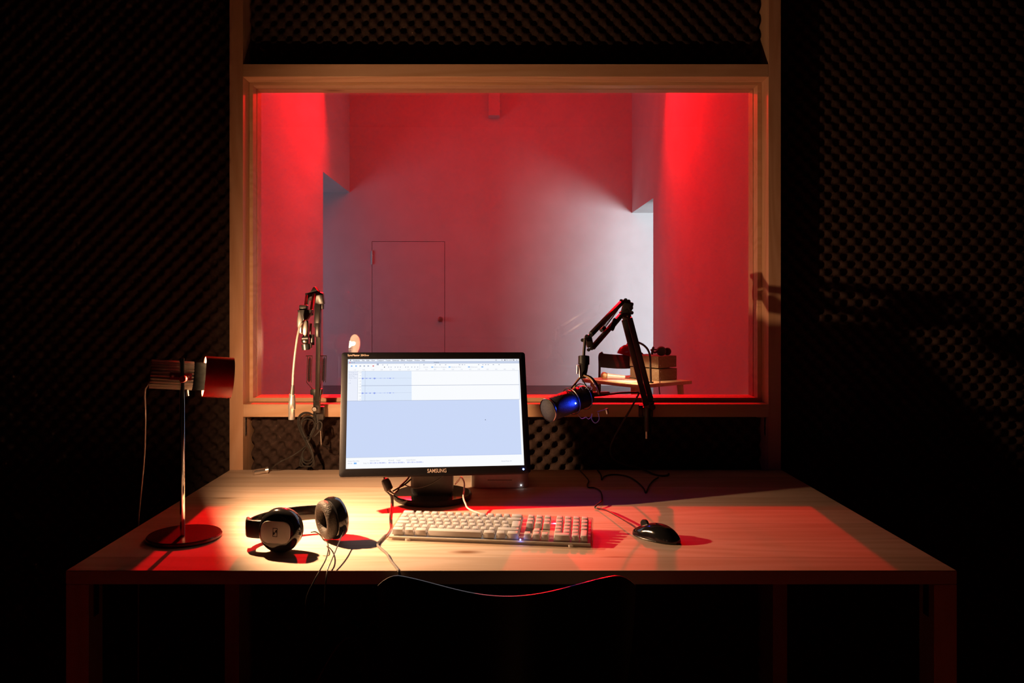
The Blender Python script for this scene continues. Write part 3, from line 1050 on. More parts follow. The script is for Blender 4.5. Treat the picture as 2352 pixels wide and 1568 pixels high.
body = MB()
x_, y_, z_ = frame_from(ax)
NF = 26
prof = []
for i in range(NF * 4):
    a = 2 * PI * i / (NF * 4)
    rr = 0.0325 if (i % 4) in (0, 1) else 0.0235
    prof.append((rr, a))
ringsA = []
for t in (-0.068, 0.0215):
    ringsA.append([body.bm.verts.new(la(t) + (x_ * math.cos(a) + y_ * math.sin(a)) * rr) for rr, a in prof])
n = len(prof)
for i in range(n):
    body.bm.faces.new((ringsA[0][i], ringsA[0][(i + 1) % n], ringsA[1][(i + 1) % n], ringsA[1][i]))
body.bm.faces.new(ringsA[0][::-1]); body.bm.faces.new(ringsA[1])
body.build('ribbed_housing', M['fin'], lamp, smooth=25)
MB().lathe([(0, 0.0), (0.0305, 0.0), (0.0315, 0.004), (0.0315, 0.0245), (0.030, 0.029), (0, 0.029)], la(0.0222), ax, 40).build('collar', M['matt_black'], lamp)
sh_ = MB()
ro, ri = 0.0470, 0.0458
sh_.lathe([(ri, 0.0), (ro, 0.0), (ro, 0.062), (ri, 0.062), (ri, 0.0)], la(0.045), ax, 64)
sh_ = sh_.build('lamp_shade', M['red_paint'], lamp)
MB().lathe([(0.0454, 0.0), (0.0454, 0.058), (0.0448, 0.058), (0.0448, 0.0), (0.0454, 0.0)], la(0.047), ax, 64).build('lining', M['shade_inner'], sh_)
MB().lathe([(0, 0.0), (0.010, 0.0), (0.010, 0.012), (0.0150, 0.022), (0.0160, 0.030), (0.012, 0.036), (0, 0.038)], la(0.0515), ax, 32).build('light_bulb', M['bulb'], lamp)
cl = MB()
side = Vector((0.02, -1, 0)).normalized()
rotc = Matrix(frame_from(ax, Vector((0, 0, 1)))).transposed().to_4x4()
sd = ax.cross(Vector((0, 0, 1))).normalized()
if sd.y > 0:
    sd = -sd
plate_c = la(-0.006) + sd * 0.0335
rp = Matrix((ax, sd, ax.cross(sd))).transposed().to_4x4()
cl.box(plate_c, (0.046, 0.003, 0.016), rp, 0.0006)
cl.build('clamp_plate', M['red_dark'], lamp)
for s in (-0.0165, 0.0165):
    MB().lathe([(0, 0), (0.0028, 0), (0.0024, 0.0014), (0, 0.0016)], plate_c + ax * s + sd * 0.0015, sd, 14).build('screw', M['steel'], lamp)
kc = P(421, 870, 1.785)
MB().lathe([(0, 0), (0.0075, 0), (0.008, 0.002), (0.008, 0.010), (0.007, 0.012), (0, 0.012)], kc + Vector((0, 0.006, 0)), (0, -1, 0), 24).build('clamp_knob', M['red_paint'], lamp)
MB().cyl(kc + Vector((0, 0.002, 0)), plate_c + ax * 0.004, 0.0035, seg=12).build('clamp_bolt', M['steel'], lamp)
MB().cyl(P(429, 893, 1.835), P(430, 909, 1.835), 0.0035, 0.0042, 12).build('switch_stub', M['steel'], lamp)
lc = MB()
lc.tube(catmull([la(-0.068), P(340, 882, 1.80), P(333, 900, 1.83), P(334, 960, 1.88), P(332, 1040, 1.92), P(326, 1110, 1.935), P(321, 1160, 1.945), P(318, 1208, 1.955), Vector((-0.864, 1.955, 0.55)), Vector((-0.866, 1.955, 0.02))], 8), 0.0019, 8)
lc.build('power_cord', M['grey_cable'], lamp)
LIGHT = la(0.1015) + Vector((0, 0, 0.005))
light('desk_lamp_light', 'POINT', LIGHT, 20, (1.0, 0.57, 0.29), shadow_soft_size=0.008)
light('desk_lamp_reflector', 'SPOT', LIGHT, 33, (1.0, 0.58, 0.30), LIGHT + Vector((0.75, 0.05, -0.50)), spot_size=R(150), spot_blend=1.0, shadow_soft_size=0.010)

# ------------------------------------------------------------------ headphones
cupL, cupR = Vector((-0.4560, 1.712, 0.788)), Vector((-0.3640, 1.800, 0.790))
hp = thing('headphones', 'black over-ear headphones lying on the desk left of the keyboard', 'headphones', (-0.41, 1.76, DZ))


def cup(c, out, rx, rz, lab, plate):
    out = out.normalized()
    s = MB()
    s.lathe([(0, 0.0235), (0.034, 0.0225), (0.0415, 0.018), (0.0455, 0.010), (0.0470, 0.000), (0.0455, -0.006), (0.040, -0.009), (0, -0.009)], c, out, 48, sx=1.0, sy=1.0)
    s = s.build('ear_cup', M['gloss_black'], hp)
    p = MB()
    path = []
    X_, Y_, Z_ = frame_from(out)
    for k in range(40):
        a = 2 * PI * k / 40
        path.append(c - out * 0.016 + (X_ * math.cos(a) + Y_ * math.sin(a)) * 0.0315)
    p.tube(path, 0.0118, 14, closed=True)
    p.build('ear_pad', M['pad'], s)
    f = MB()
    f.lathe([(0, 0), (0.030, 0)], c - out * 0.010, out, 30)
    f.build('driver_cloth', M['black_plastic'], s)
    if plate:
        X_, Y_, Z_ = frame_from(out)
        # rounded silver plate with the maker's boxed mark
        mat = Matrix((-X_, -Z_, Y_)).transposed().to_4x4()
        mat.translation = c + out * 0.0262
        pp = MB()
        pp.prism(rrect(-0.0325, 0.0325, -0.0225, 0.0225, 0.016, 6), 0.004, mat, 0.0008)
        pp = pp.build('side_plate', M['silver_plate'], s)
        lg = MB()
        y0 = -0.0004
        for a, b in (((-0.0052, -0.009), (-0.0040, 0.009)), ((0.0040, -0.009), (0.0052, 0.009)), ((-0.0052, 0.0078), (0.0052, 0.009)), ((-0.0052, -0.009), (0.0052, -0.0078))):
            lg.prism([(a[0], a[1]), (b[0], a[1]), (b[0], b[1]), (a[0], b[1])], 0.0006, mat @ Matrix.Translation((0, y0, 0)))
        lg.prism([(-0.0040, 0.0052), (-0.0018, 0.0052), (0.0040, -0.0052), (0.0018, -0.0052)], 0.0006, mat @ Matrix.Translation((0, y0, 0)))
        lg.prism([(-0.0040, 0.0052), (-0.0018, 0.0052), (-0.0018, 0.001), (-0.0040, -0.002)], 0.0006, mat @ Matrix.Translation((0, y0, 0)))
        lg.prism([(0.0040, -0.0052), (0.0018, -0.0052), (0.0018, -0.001), (0.0040, 0.002)], 0.0006, mat @ Matrix.Translation((0, y0, 0)))
        lg.build('maker_mark', M['logo'], pp, smooth=0)
    return s


cup(cupL, Vector((-0.20, -0.97, 0.06)), 1, 1, '', True)
cup(cupR, Vector((0.80, 0.58, 0.10)), 1, 1, '', False)


def strip(name, path, hgt, thk, m, parent):
    pts = catmull(path, 10)
    mb = MB()
    rings = []
    for i, p in enumerate(pts):
        d = (pts[min(i + 1, len(pts) - 1)] - pts[max(i - 1, 0)]).normalized()
        nrm = Vector((0, 0, 1)).cross(d).normalized()
        up = d.cross(nrm).normalized()
        hh = hgt(i / (len(pts) - 1)) if callable(hgt) else hgt
        ring_ = []
        for k in range(12):
            a = 2 * PI * k / 12
            ca, sa = math.cos(a), math.sin(a)
            ring_.append(mb.bm.verts.new(p + nrm * thk * (abs(ca) ** 0.6) * (1 if ca > 0 else -1) + up * hh * (abs(sa) ** 0.45) * (1 if sa > 0 else -1)))
        rings.append(ring_)
    for A, B in zip(rings, rings[1:]):
        for k in range(12):
            mb.bm.faces.new((A[k], A[(k + 1) % 12], B[(k + 1) % 12], B[k]))
    mb.bm.faces.new(rings[0][::-1]); mb.bm.faces.new(rings[-1])
    return mb.build(name, m, parent, smooth=45)


band = [Vector((-0.490, 1.722, 0.789)), Vector((-0.522, 1.730, 0.787)), Vector((-0.533, 1.762, 0.785)), Vector((-0.514, 1.802, 0.785)), Vector((-0.470, 1.838, 0.787)), Vector((-0.420, 1.853, 0.789)), Vector((-0.376, 1.846, 0.790)), Vector((-0.345, 1.824, 0.790))]
strip('headband', band, lambda t: 0.0175 - 0.003 * abs(2 * t - 1), 0.0035, M['gloss_black'], hp)
strip('slider', [band[0] + Vector((0.004, -0.003, 0)), Vector((-0.505, 1.716, 0.788)), Vector((-0.529, 1.728, 0.787)), Vector((-0.5375, 1.752, 0.786))], 0.0195, 0.005, M['black_plastic'], hp)
hc = MB()
hc.tube(catmull([P(714, 1222, 1.71), P(724, 1221, 1.71), P(735, 1228, 1.73), P(744, 1240, 1.76), P(752, 1246, 1.72), P(754, 1262, 1.66), P(748, 1285, 1.605), P(735, 1309, 1.575), P(721, 1335, 1.555), P(705, 1370, 1.55), P(700, 1420, 1.56)], 8), 0.0013, 8)
hc.tube(catmull([P(793, 1203, 1.80), P(790, 1215, 1.78), P(776, 1252, 1.68), P(760, 1290, 1.600), P(752, 1310, 1.572), P(748, 1340, 1.556), P(744, 1400, 1.555), P(730, 1460, 1.57)], 8), 0.0013, 8)
hc.build('split_cord', M['cable'], hp)

# ------------------------------------------------------------------ boom arm and studio microphone at the right
B0 = P(1490, 945, 2.520)
arm = thing('microphone_stand', 'black scissor microphone arm with twin bars, clamped right of the monitor', 'microphone arm', (B0.x, 2.55, ZB0))
EL = P(1438, 712, 2.42)
TP = P(1352, 786, 2.22)
low = MB()
low.bar(P(1484, 930, 2.50), P(1434, 735, 2.415), 0.016, 0.013, Vector((0, 1, 0)), 0.0012)
low.bar(P(1494, 915, 2.50), P(1446, 730, 2.43), 0.016, 0.013, Vector((0, 1, 0)), 0.0012)
low.build('lower_bar', M['black_metal'], arm)
hub = MB()
hub.box(P(1440, 708, 2.42), (0.030, 0.022, 0.042), Matrix.Rotation(R(15), 4, 'Y'), 0.004)
hub.box(P(1436, 722, 2.42), (0.026, 0.026, 0.030), Matrix.Rotation(R(-30), 4, 'Y'), 0.004)
for px, py in ((1427, 691), (1437, 689), (1444, 692), (1450, 707), (1451, 718)):
    hub.cyl(P(px, py, 2.395), P(px, py, 2.445), 0.0058, seg=12)
hub.build('elbow_joint', M['black_metal'], arm)
MB().sphere(P(1441, 726, 2.392), 0.0022, 10).build('screw', M['steel'], arm)
up1 = MB().bar(P(1430, 692, 2.40), P(1357, 768, 2.215), 0.011, 0.012, Vector((0, 0, 1)), 0.001)
up1.build('upper_bar', M['black_metal'], arm)
up2 = MB().bar(P(1426, 724, 2.40), P(1361, 798, 2.215), 0.011, 0.012, Vector((0, 0, 1)), 0.001)
up2.build('upper_bar', M['black_metal'], arm)


def spring(a, b, r, turns, wire, name='tension_spring', parent=None, m=None):
    a, b = Vector(a), Vector(b)
    x, y, z = frame_from(b - a)
    L_ = (b - a).length
    pts = []
    nn = turns * 10
    for i in range(nn + 1):
        t = i / nn
        rr = r * min(1, t * 12, (1 - t) * 12) + 0.0005
        pts.append(a + z * L_ * t + (x * math.cos(2 * PI * turns * t) + y * math.sin(2 * PI * turns * t)) * rr)
    return MB().tube(pts, wire, 5).build(name, m or M['black_metal'], parent)


spring(P(1420, 705, 2.385), P(1382, 757, 2.29), 0.0045, 26, 0.0009, parent=arm)
spring(P(1430, 722, 2.385), P(1402, 756, 2.31), 0.0050, 20, 0.0010, parent=arm)
sp = MB()
sp.bar(P(1414, 733, 2.33), P(1404, 757, 2.31), 0.014, 0.010, Vector((0, 1, 0)), 0.002)
sp.bar(P(1388, 752, 2.30), P(1381, 759, 2.29), 0.010, 0.014, Vector((0, 1, 0)), 0.002)
sp.build('spring_anchor', M['black_metal'], arm)
wr_ = MB()
wr_.box(P(1353, 783, 2.21), (0.018, 0.020, 0.034), Matrix.Rotation(R(-12), 4, 'Y'), 0.003)
for px, py in ((1348, 772), (1358, 770), (1338, 781), (1359, 800), (1352, 803)):
    wr_.cyl(P(px, py, 2.19), P(px, py, 2.23), 0.0050, seg=12)
wr_.build('wrist_joint', M['black_metal'], arm)
rod = MB().cyl(P(1344, 776, 2.185), P(1340, 825, 2.17), 0.0040, seg=14)
rod.build('swivel_rod', M['steel'], arm)
# base bracket screwed to the lower rail
bs = MB()
bs.span((B0.x - 0.022, 2.5645, ZB0 + 0.002), (B0.x + 0.022, 2.5765, ZB1 - 0.002), 0.002)
bs.cyl((B0.x, 2.545, ZB1 - 0.001), (B0.x, 2.545, 0.868), 0.011, seg=20)
bs.box((B0.x, 2.555, (ZB0 + ZB1) / 2), (0.026, 0.03, 0.03), None, 0.003)
bs.build('rail_mount', M['black_metal'], arm)
pv = MB()
pv.box(P(1490, 922, 2.520), (0.022, 0.030, 0.040), None, 0.003)
pv.cyl(P(1476, 921, 2.51), P(1502, 924, 2.51), 0.006, seg=14)
pv.cyl(P(1499, 935, 2.50), P(1499, 935, 2.535), 0.009, seg=16)
pv.build('base_pivot', M['black_metal'], arm)
MB().cyl(P(1485, 978, 2.545), P(1485, 1007, 2.545), 0.0038, seg=12).build('mount_pin', M['steel'], arm)

# microphone
AX = Vector((0.78, 0.56, 0.215)).normalized()      # from the front grille to the tail
MF = P(1258, 942, 2.045)
mic = thing('studio_microphone', 'large black studio microphone with a blue glowing grille, hanging in a shock mount', 'microphone', MF + AX * 0.08)


def mp_(t):
    return MF + AX * t


RM = 0.0300
MB().lathe([(0.0295, -0.001), (0.0305, 0.000), (0.0308, 0.003), (0.0300, 0.005)], mp_(0), AX, 48).build('front_ring', M['steel'], mic)
MB().lathe([(0, -0.006), (0.015, -0.005), (0.026, -0.0015), (0.0296, 0.003), (0, 0.004)], mp_(0), AX, 48).build('front_grille', M['front_mesh'], mic)
MB().lathe([(0.029, 0.004), (RM, 0.006), (RM, 0.072), (0.029, 0.074), (0, 0.074), ], mp_(0), AX, 48).build('side_grille', M['mesh_dark'], mic)
MB().lathe([(0, 0.074), (0.0308, 0.074), (0.0308, 0.078), (0.0300, 0.080), (0.0295, 0.124), (0.025, 0.138), (0.014, 0.145), (0, 0.145)], mp_(0), AX, 48).build('microphone_body', M['black_metal'], mic)
camdir = (Vector((0, 0, CZ)) - mp_(0.058)).normalized()
cd = (camdir - AX * camdir.dot(AX)).normalized()
ledp = P(1322, 926, (mp_(0.070) + cd * (RM + 0.001)).y)
ledm = MB().sphere(ledp, 0.0022, 12).build('status_led', M['blue_led'], mic)
ledm['label'] = 'bright blue light'
light('microphone_led_light', 'POINT', ledp + cd * 0.010 - AX * 0.004, 0.12, (0.015, 0.06, 1.0), shadow_soft_size=0.003)
# shock mount: two hoops, elastic spokes, hanger
sm = thing('shock_mount', 'black wire shock mount with tan elastic hoops holding the blue-lit microphone', 'shock mount', mp_(0.09) + Vector((0, 0, 0.06)))
HT = P(1338, 866, 2.135)
X_, Y_, Z_ = frame_from(AX)


def hoop(t, r, wire, m, name, a0=0, a1=360):
    c = mp_(t)
    pts = [c + (X_ * math.cos(R(a)) + Y_ * math.sin(R(a))) * r for a in range(a0, a1, 10)]
    return MB().tube(pts, wire, 8, closed=(a1 - a0 == 360)).build(name, m, sm)


hoop(0.080, 0.0345, 0.0014, M['black_metal'], 'inner_hoop')
hoop(0.122, 0.0345, 0.0014, M['black_metal'], 'inner_hoop')
ar = MB()
ar.tube(catmull([P(1375, 905, 2.12), P(1368, 885, 2.115), P(1354, 868, 2.125), P(1340, 862, 2.13)], 8), 0.0030, 8, flat=0.6)
ar.tube(catmull([P(1317, 900, 2.10), P(1320, 885, 2.11), P(1328, 871, 2.125), P(1338, 863, 2.13)], 8), 0.0030, 8, flat=0.6)
ar.build('outer_arc', M['tan'], sm)
ar = MB()
ar.tube(catmull([P(1378, 905, 2.13), P(1372, 884, 2.125), P(1358, 867, 2.13), P(1341, 860, 2.135)], 8), 0.0026, 8)
ar.tube(catmull([P(1305, 901, 2.09), P(1315, 888, 2.10), P(1327, 874, 2.12), P(1337, 863, 2.13)], 8), 0.0020, 8)
ar.tube([P(1335, 868, 2.11), P(1356, 900, 2.10)], 0.0016, 8)
ar.tube([P(1301, 902, 2.085), P(1333, 868, 2.12)], 0.0014, 8)
ar.build('outer_frame', M['black_metal'], sm)
for pts in ([(1318, 899), (1322, 890), (1327, 899)], [(1330, 894), (1334, 888), (1339, 896)], [(1345, 892), (1352, 886), (1360, 890), (1356, 897)],
            [(1328, 952), (1336, 961), (1346, 958), (1352, 962), (1360, 955)], [(1360, 950), (1359, 962), (1367, 971), (1376, 963), (1374, 948)], [(1372, 945), (1384, 942), (1394, 939)]):
    MB().tube(catmull([P(x, y, 2.09) for x, y in pts], 6), 0.0011, 6).build('elastic_loop', M['grey_cable'], sm)
MB().cyl(P(1393, 938, 2.10), P(1396, 950, 2.10), 0.004, seg=12).build('clip_tab', M['steel'], sm)
hn = MB()
hn.cyl(P(1341, 818, 2.165), P(1341, 836, 2.16), 0.0150, seg=24)
hn.tube([P(1342, 836, 2.16), P(1341, 850, 2.15), P(1339, 866, 2.14)], [0.0115, 0.010, 0.0085], 20)
hn.build('hanger_block', M['black_plastic'], sm)
kn = MB()
kn.tube([P(1330, 838, 2.13), P(1332, 848, 2.13), P(1333, 866, 2.13)], [0.004, 0.0035, 0.004], 12)
kn.cyl(P(1326, 858, 2.13), P(1327, 838, 2.13), 0.0028, 0.0036, 12)
kn.build('thumb_screw', M['steel'], sm)
cr = MB()
cr.tube(catmull([mp_(0.140), P(1398, 905, 2.22), P(1425, 902, 2.35), P(1455, 901, 2.46), P(1467, 902, 2.50), P(1462, 914, 2.51), P(1446, 943, 2.515), P(1424, 980, 2.52), P(1406, 1015, 2.525), P(1402, 1035, 2.53), P(1408, 1052, 2.535), P(1432, 1066, 2.54), P(1470, 1075, 2.545), D(1500, 1088, 0.003), D(1518, 1092, 0.003), D(1533, 1091, 0.003), D(1536, 1088, 0.003)], 8), 0.0030, 10)
cr.tube([mp_(0.138), mp_(0.138) + (P(1402, 903, 2.24) - mp_(0.138)) * 0.9], [0.0075, 0.0055], 16)
cr = cr.build('microphone_cable', M['cable'], None)
tag(cr, 'black microphone cable looping from the blue-lit microphone down to the desk', 'cable')

# ------------------------------------------------------------------ second boom arm at the left, folded, without microphone
arm2 = thing('microphone_stand', 'folded empty scissor microphone arm left of the monitor, its clip hanging down', 'microphone arm', (P(728, 940, 2.53).x, 2.55, ZB0))
l2 = MB()
l2.bar(P(729, 930, 2.50), P(733, 705, 2.41), 0.013, 0.010, Vector((0, 1, 0)), 0.001)
l2.build('lower_bar', M['black_metal'], arm2)
for dx in (-17.5, 15.5):
    s1 = MB()
    cx_ = 727 + dx
    for off in (-5.2, 5.2):
        s1.tube([P(cx_ + off + 2, 818, 2.47), P(cx_ + off, 878, 2.49)], 0.0011, 6)
    s1.tube([P(cx_ - 7, 817, 2.47), P(cx_ + 8, 817, 2.47)], 0.0016, 6)
    s1.tube([P(cx_ - 5, 878, 2.49), P(727 + dx * 0.55, 893, 2.49)], 0.0011, 6)
    s1.build('spring_guard', M['black_metal'], arm2)
    spring(P(cx_ + 2, 820, 2.47), P(cx_, 877, 2.49), 0.0036, 26, 0.0009, parent=arm2)
j2 = MB()
j2.box(P(727, 900, 2.50), (0.036, 0.016, 0.018), None, 0.003)
j2.prism([(-0.016, 0.016), (0.016, 0.016), (0.010, -0.020), (-0.008, -0.020)], 0.014, Matrix.Translation(P(727, 905, 2.49)), 0.001)
j2.build('spring_anchor', M['black_metal'], arm2)
b2 = MB()
b2.box(P(728, 925, 2.51), (0.020, 0.020, 0.060), None, 0.002)
b2.box(P(733, 948, 2.545), (0.034, 0.024, 0.042), None, 0.003)
b2.cyl(P(730, 950, 2.545), P(730, 985, 2.545), 0.013, seg=18)
b2.build('base_pivot', M['black_metal'], arm2)
MB().lathe([(0, 0), (0.008, 0), (0.0085, 0.003), (0.006, 0.006), (0, 0.006)], P(723, 939, 2.500), (0, -1, 0), 20).build('pivot_nut', M['steel'], arm2)
MB().cyl(P(736, 985, 2.55), P(738, 1023, 2.55), 0.0030, seg=12).build('mount_pin', M['steel'], arm2)
hub2 = MB()
hub2.prism([(-0.028, 0.022), (-0.010, 0.024), (-0.004, 0.040), (0.001, 0.041), (0.010, 0.026), (0.024, 0.022), (0.028, -0.010), (0.012, -0.012), (-0.004, -0.004), (-0.026, 0.006)], 0.024, Matrix.Translation(P(722, 690, 2.40)), 0.002)
hub2.box(P(739, 700, 2.42), (0.012, 0.018, 0.026), None, 0.002)
hub2.box(P(730, 758, 2.405), (0.012, 0.026, 0.042), None, 0.002)
hub2.bar(P(731, 690, 2.41), P(728, 752, 2.40), 0.017, 0.014, Vector((0, 1, 0)), 0.002)
hub2.build('elbow_joint', M['black_metal'], arm2)
for a, b in (((706, 680, 2.39), (701, 722, 2.22)), ((722, 676, 2.39), (715, 722, 2.22))):
    MB().bar(P(*a), P(*b), 0.0095, 0.0095, Vector((0, 1, 0)), 0.001).build('upper_bar', M['black_metal'], arm2)
w2 = MB()
w2.box(P(698, 706, 2.20), (0.022, 0.022, 0.014), None, 0.003)
w2.prism([(-0.017, 0.014), (0.023, 0.016), (0.012, -0.008), (0.0, -0.022), (-0.008, -0.008)], 0.02, Matrix.Translation(P(697, 724, 2.18)), 0.001)
w2.build('wrist_joint', M['black_metal'], arm2)
# swivel and clip parts in bright metal
c2 = MB()
c2.tube([P(705, 738, 2.17), P(704, 752, 2.16), P(701, 776, 2.16)], [0.0045, 0.0060, 0.0070], 14)
c2.tube([P(714, 742, 2.17), P(712, 775, 2.17)], 0.0035, 10)
c2.sphere(P(701, 783, 2.155), 0.010, 14, (1, 1, 0.9))
c2.cyl(P(712, 788, 2.16), P(713, 799, 2.16), 0.0065, 0.0045, 14)
c2.build('swivel', M['steel'], arm2)
c3 = MB()
c3.cyl(P(702, 790, 2.155), P(703, 803, 2.155), 0.0115, 0.0105, 20)
c3.build('clip_socket', M['black_plastic'], arm2)
MB().cyl(P(694, 777, 2.15), P(708, 776, 2.15), 0.0050, seg=12).build('clip_pin', M['black_plastic'], arm2)
MB().cyl(P(717, 768, 2.168), P(717, 792, 2.168), 0.0060, seg=16).build('cable_guide', M['black_plastic'], arm2)
lv = MB()
lv.lathe([(0, -0.030), (0.0055, -0.026), (0.0095, -0.008), (0.0085, 0.008), (0.004, 0.026), (0, 0.032)], P(690, 742, 2.15), (-0.10, 0, 1), 20, sx=1.0, sy=0.35)
lv.build('wing_lever', M['bright_plate'], arm2)
MB().lathe([(0, -0.022), (0.0050, -0.018), (0.0070, -0.004), (0.004, 0.014), (0, 0.020)], P(701, 752, 2.14), (0.08, 0, 1), 20, sx=1.0, sy=0.35).build('wing_lever', M['bright_plate'], arm2)

# cable with metal connectors that hangs over the folded arm
xc = MB()
xc.tube(catmull([P(702, 735, 2.17), P(694, 741, 2.14), P(688, 752, 2.135), P(683, 775, 2.13), P(678, 810, 2.13), P(674, 850, 2.13), P(672, 890, 2.13)], 8), 0.0030, 10)
xc = xc.build('hanging_cable', M['grey_cable'], None)
tag(xc, 'grey cable hanging from the folded arm left of the monitor, ending in a steel plug', 'cable')
pg = MB()
pg.tube([P(672.5, 884, 2.13), P(671, 905, 2.13)], [0.0040, 0.0062], 16)
pg.build('strain_relief', M['cable'], xc)
pg = MB()
pg.tube([P(671.5, 905, 2.13), P(671, 908, 2.13), P(671, 909, 2.13), P(671, 925, 2.13), P(670.5, 938, 2.13), P(670, 940, 2.13), P(670, 963, 2.13)], [0.0085, 0.0085, 0.0075, 0.0095, 0.0098, 0.0085, 0.0085], 20)
pg = pg.build('plug_shell', M['bright_plate'], xc)
pg['label'] = 'bright steel microphone plug'

# figure-eight bundle of black cable
cb = MB()
for r_, ph in ((1.0, 0), (0.88, 0.4), (1.10, -0.3), (0.78, 0.2)):
    pts = []
    for k in range(28):
        a = 2 * PI * k / 28
        x = 706 + 21 * r_ * math.sin(2 * a) * 0.8 + 3 * math.sin(a + ph) + ph * 4
        y = 1010 - 62 * r_ * math.cos(a) + (5 if r_ > 1 else 0)
        pts.append(P(x, min(y, 1071 + ph * 3), 2.535 - 0.007 * math.sin(a * 2 + ph) - 0.004 * ph))
    cb.tube(catmull(pts, 3, True), 0.0023, 7, closed=True)
cb.tube(catmull([P(712, 1000, 2.53), P(722, 980, 2.53), P(732, 968, 2.53), P(739, 972, 2.53), P(737, 985, 2.53), P(722, 1002, 2.53)], 6), 0.0022, 7)
cb = cb.build('cable_bundle', M['cable'], None)
tag(cb, 'black cable looped in a figure eight, hanging from the folded arm behind the desk edge', 'cable')
tie = MB()
tie.tube(catmull([P(697, 1006, 2.52), P(710, 1003, 2.515), P(720, 1006, 2.52), P(738, 1022, 2.53), P(758, 1027, 2.56)], 5), 0.0010, 6)
tie.build('cable_tie', M['black_plastic'], cb)
tl = MB()
tl.tube(catmull([P(702, 1024, 2.53), P(685, 1038, 2.53), P(665, 1050, 2.52), P(640, 1062, 2.50), D(620, 1078, 0.006)], 6), 0.0020, 8)
tl.tube([D(622, 1077, 0.007), D(616, 1078, 0.008)], [0.003, 0.0055], 12)
tl.build('cable_tail', M['cable'], cb)
px_ = MB()
px_.tube([D(615, 1079, 0.0105), D(613, 1079.2, 0.0105), D(612, 1079.4, 0.0098), D(596, 1082, 0.0095), D(582, 1084.5, 0.0088)], [0.0100, 0.0100, 0.0080, 0.0088, 0.0082], 20)
px_ = px_.build('metal_plug', M['bright_plate'], cb)
px_['label'] = 'steel plug lying at the back of the desk'

# ------------------------------------------------------------------ loose cables on the desk
def cable(name, pts, r, m, label, cat='cable', parent=None):
    o = MB().tube(catmull(pts, 8), r, 8).build(name, m, parent)
    if parent is None:
        tag(o, label, cat)
    return o


cable('mouse_cable', [D(1332, 1080, 0.003), D(1345, 1094, 0.003), D(1352, 1104, 0.003), D(1349, 1113, 0.003), D(1352, 1119, 0.003), D(1366, 1120, 0.003), D(1379, 1128, 0.003), D(1383, 1143, 0.005), D(1379, 1153, 0.010), D(1369, 1161, 0.008), D(1367, 1166, 0.004), D(1375, 1167, 0.005), D(1392, 1171, 0.010), D(1420, 1186, 0.014), D(1445, 1201, 0.016), D(1461, 1212, 0.014), D(1470, 1219, 0.014)], 0.0020, M['cable'],
      'thin black mouse cable curling across the desk to the mouse')
cable('desk_cable', [D(1372, 1079, 0.003), D(1380, 1090, 0.003), D(1382, 1101, 0.003), D(1388, 1094, 0.003), D(1402, 1090, 0.003), D(1422, 1090, 0.003), D(1445, 1095, 0.003), D(1464, 1107, 0.003), D(1478, 1121, 0.003), D(1483, 1131, 0.003), D(1490, 1117, 0.003), D(1500, 1104, 0.003), D(1512, 1096, 0.006)], 0.0022, M['cable'],
      'black cable lying in a wavy zigzag at the back of the desk, behind the mouse')
cable('keyboard_cable', [P(1046, 1111, 2.14), P(1053, 1103, 2.12), P(1059, 1096, 2.11), P(1066, 1107, 2.09), P(1066, 1125, 2.07), P(1064, 1140, 2.04), P(1069, 1156, 2.00), P(1080, 1170, 1.97), klo(-0.005, KD + 0.004, 0.018), klo(-0.002, KD - 0.006, 0.018)], 0.0022, M['white_cable'],
      'white keyboard cable running from behind the monitor stand to the keyboard')
fc = thing('adapter_cable', 'black cable with a thick ferrite barrel, hanging below the left corner of the monitor', 'cable', D(890, 1150, 0.0))
MB().tube([P(883, 1099, 2.08), P(884, 1101, 2.08), P(887, 1108, 2.078), P(893, 1123, 2.075), P(894, 1125, 2.075)], [0.004, 0.0098, 0.0115, 0.0115, 0.009], 20).build('ferrite_barrel', M['black_plastic'], fc)
fm = MB()
fm.tube(catmull([P(880, 1085, 2.10), P(882, 1094, 2.09), P(884, 1100, 2.08)], 6), 0.0026, 8)
fm.tube(catmull([P(893, 1122, 2.075), P(899, 1130, 2.07), P(907, 1133, 2.07), P(914, 1126, 2.08), P(918, 1118, 2.09), P(926, 1110, 2.10), P(936, 1100, 2.12), P(944, 1088, 2.14)], 6), 0.0022, 8)
fm.tube(catmull([P(902, 1128, 2.07), P(914, 1121, 2.08), P(930, 1112, 2.10), P(944, 1100, 2.12)], 6), 0.0022, 8)
fm.tube(catmull([P(930, 1113, 2.10), P(940, 1117, 2.10), P(960, 1120, 2.095), P(985, 1113, 2.09), P(1005, 1102, 2.09), P(1022, 1090, 2.09)], 6), 0.0015, 8)
fm.build('cable_run', M['cable'], fc)
cable('thin_cable', [P(896, 1129, 2.07), D(886, 1127, 0.012), D(892, 1132, 0.008), D(898, 1141, 0.004), D(899, 1160, 0.003), D(896, 1185, 0.003), D(896, 1200, 0.003), D(897, 1214, 0.003), D(890, 1226, 0.003), D(878, 1236, 0.003), D(868, 1248, 0.003)], 0.0020, M['cable'],
      'thin brown-black cable running down the desk past the left end of the keyboard')
cable('table_edge_cable', [D(886, 1228, 0.003), D(876, 1238, 0.003), D(867, 1249, 0.003), D(872, 1257, 0.003), D(888, 1271, 0.003), D(896, 1285, 0.003), D(908, 1300, 0.004), D(916, 1312, 0.004), P(921, 1330, 1.583), P(925, 1360, 1.584), P(925, 1440, 1.60)], 0.0027, M['grey_cable'],
      'grey cable crossing the desk front and dropping over its edge, left of the keyboard')

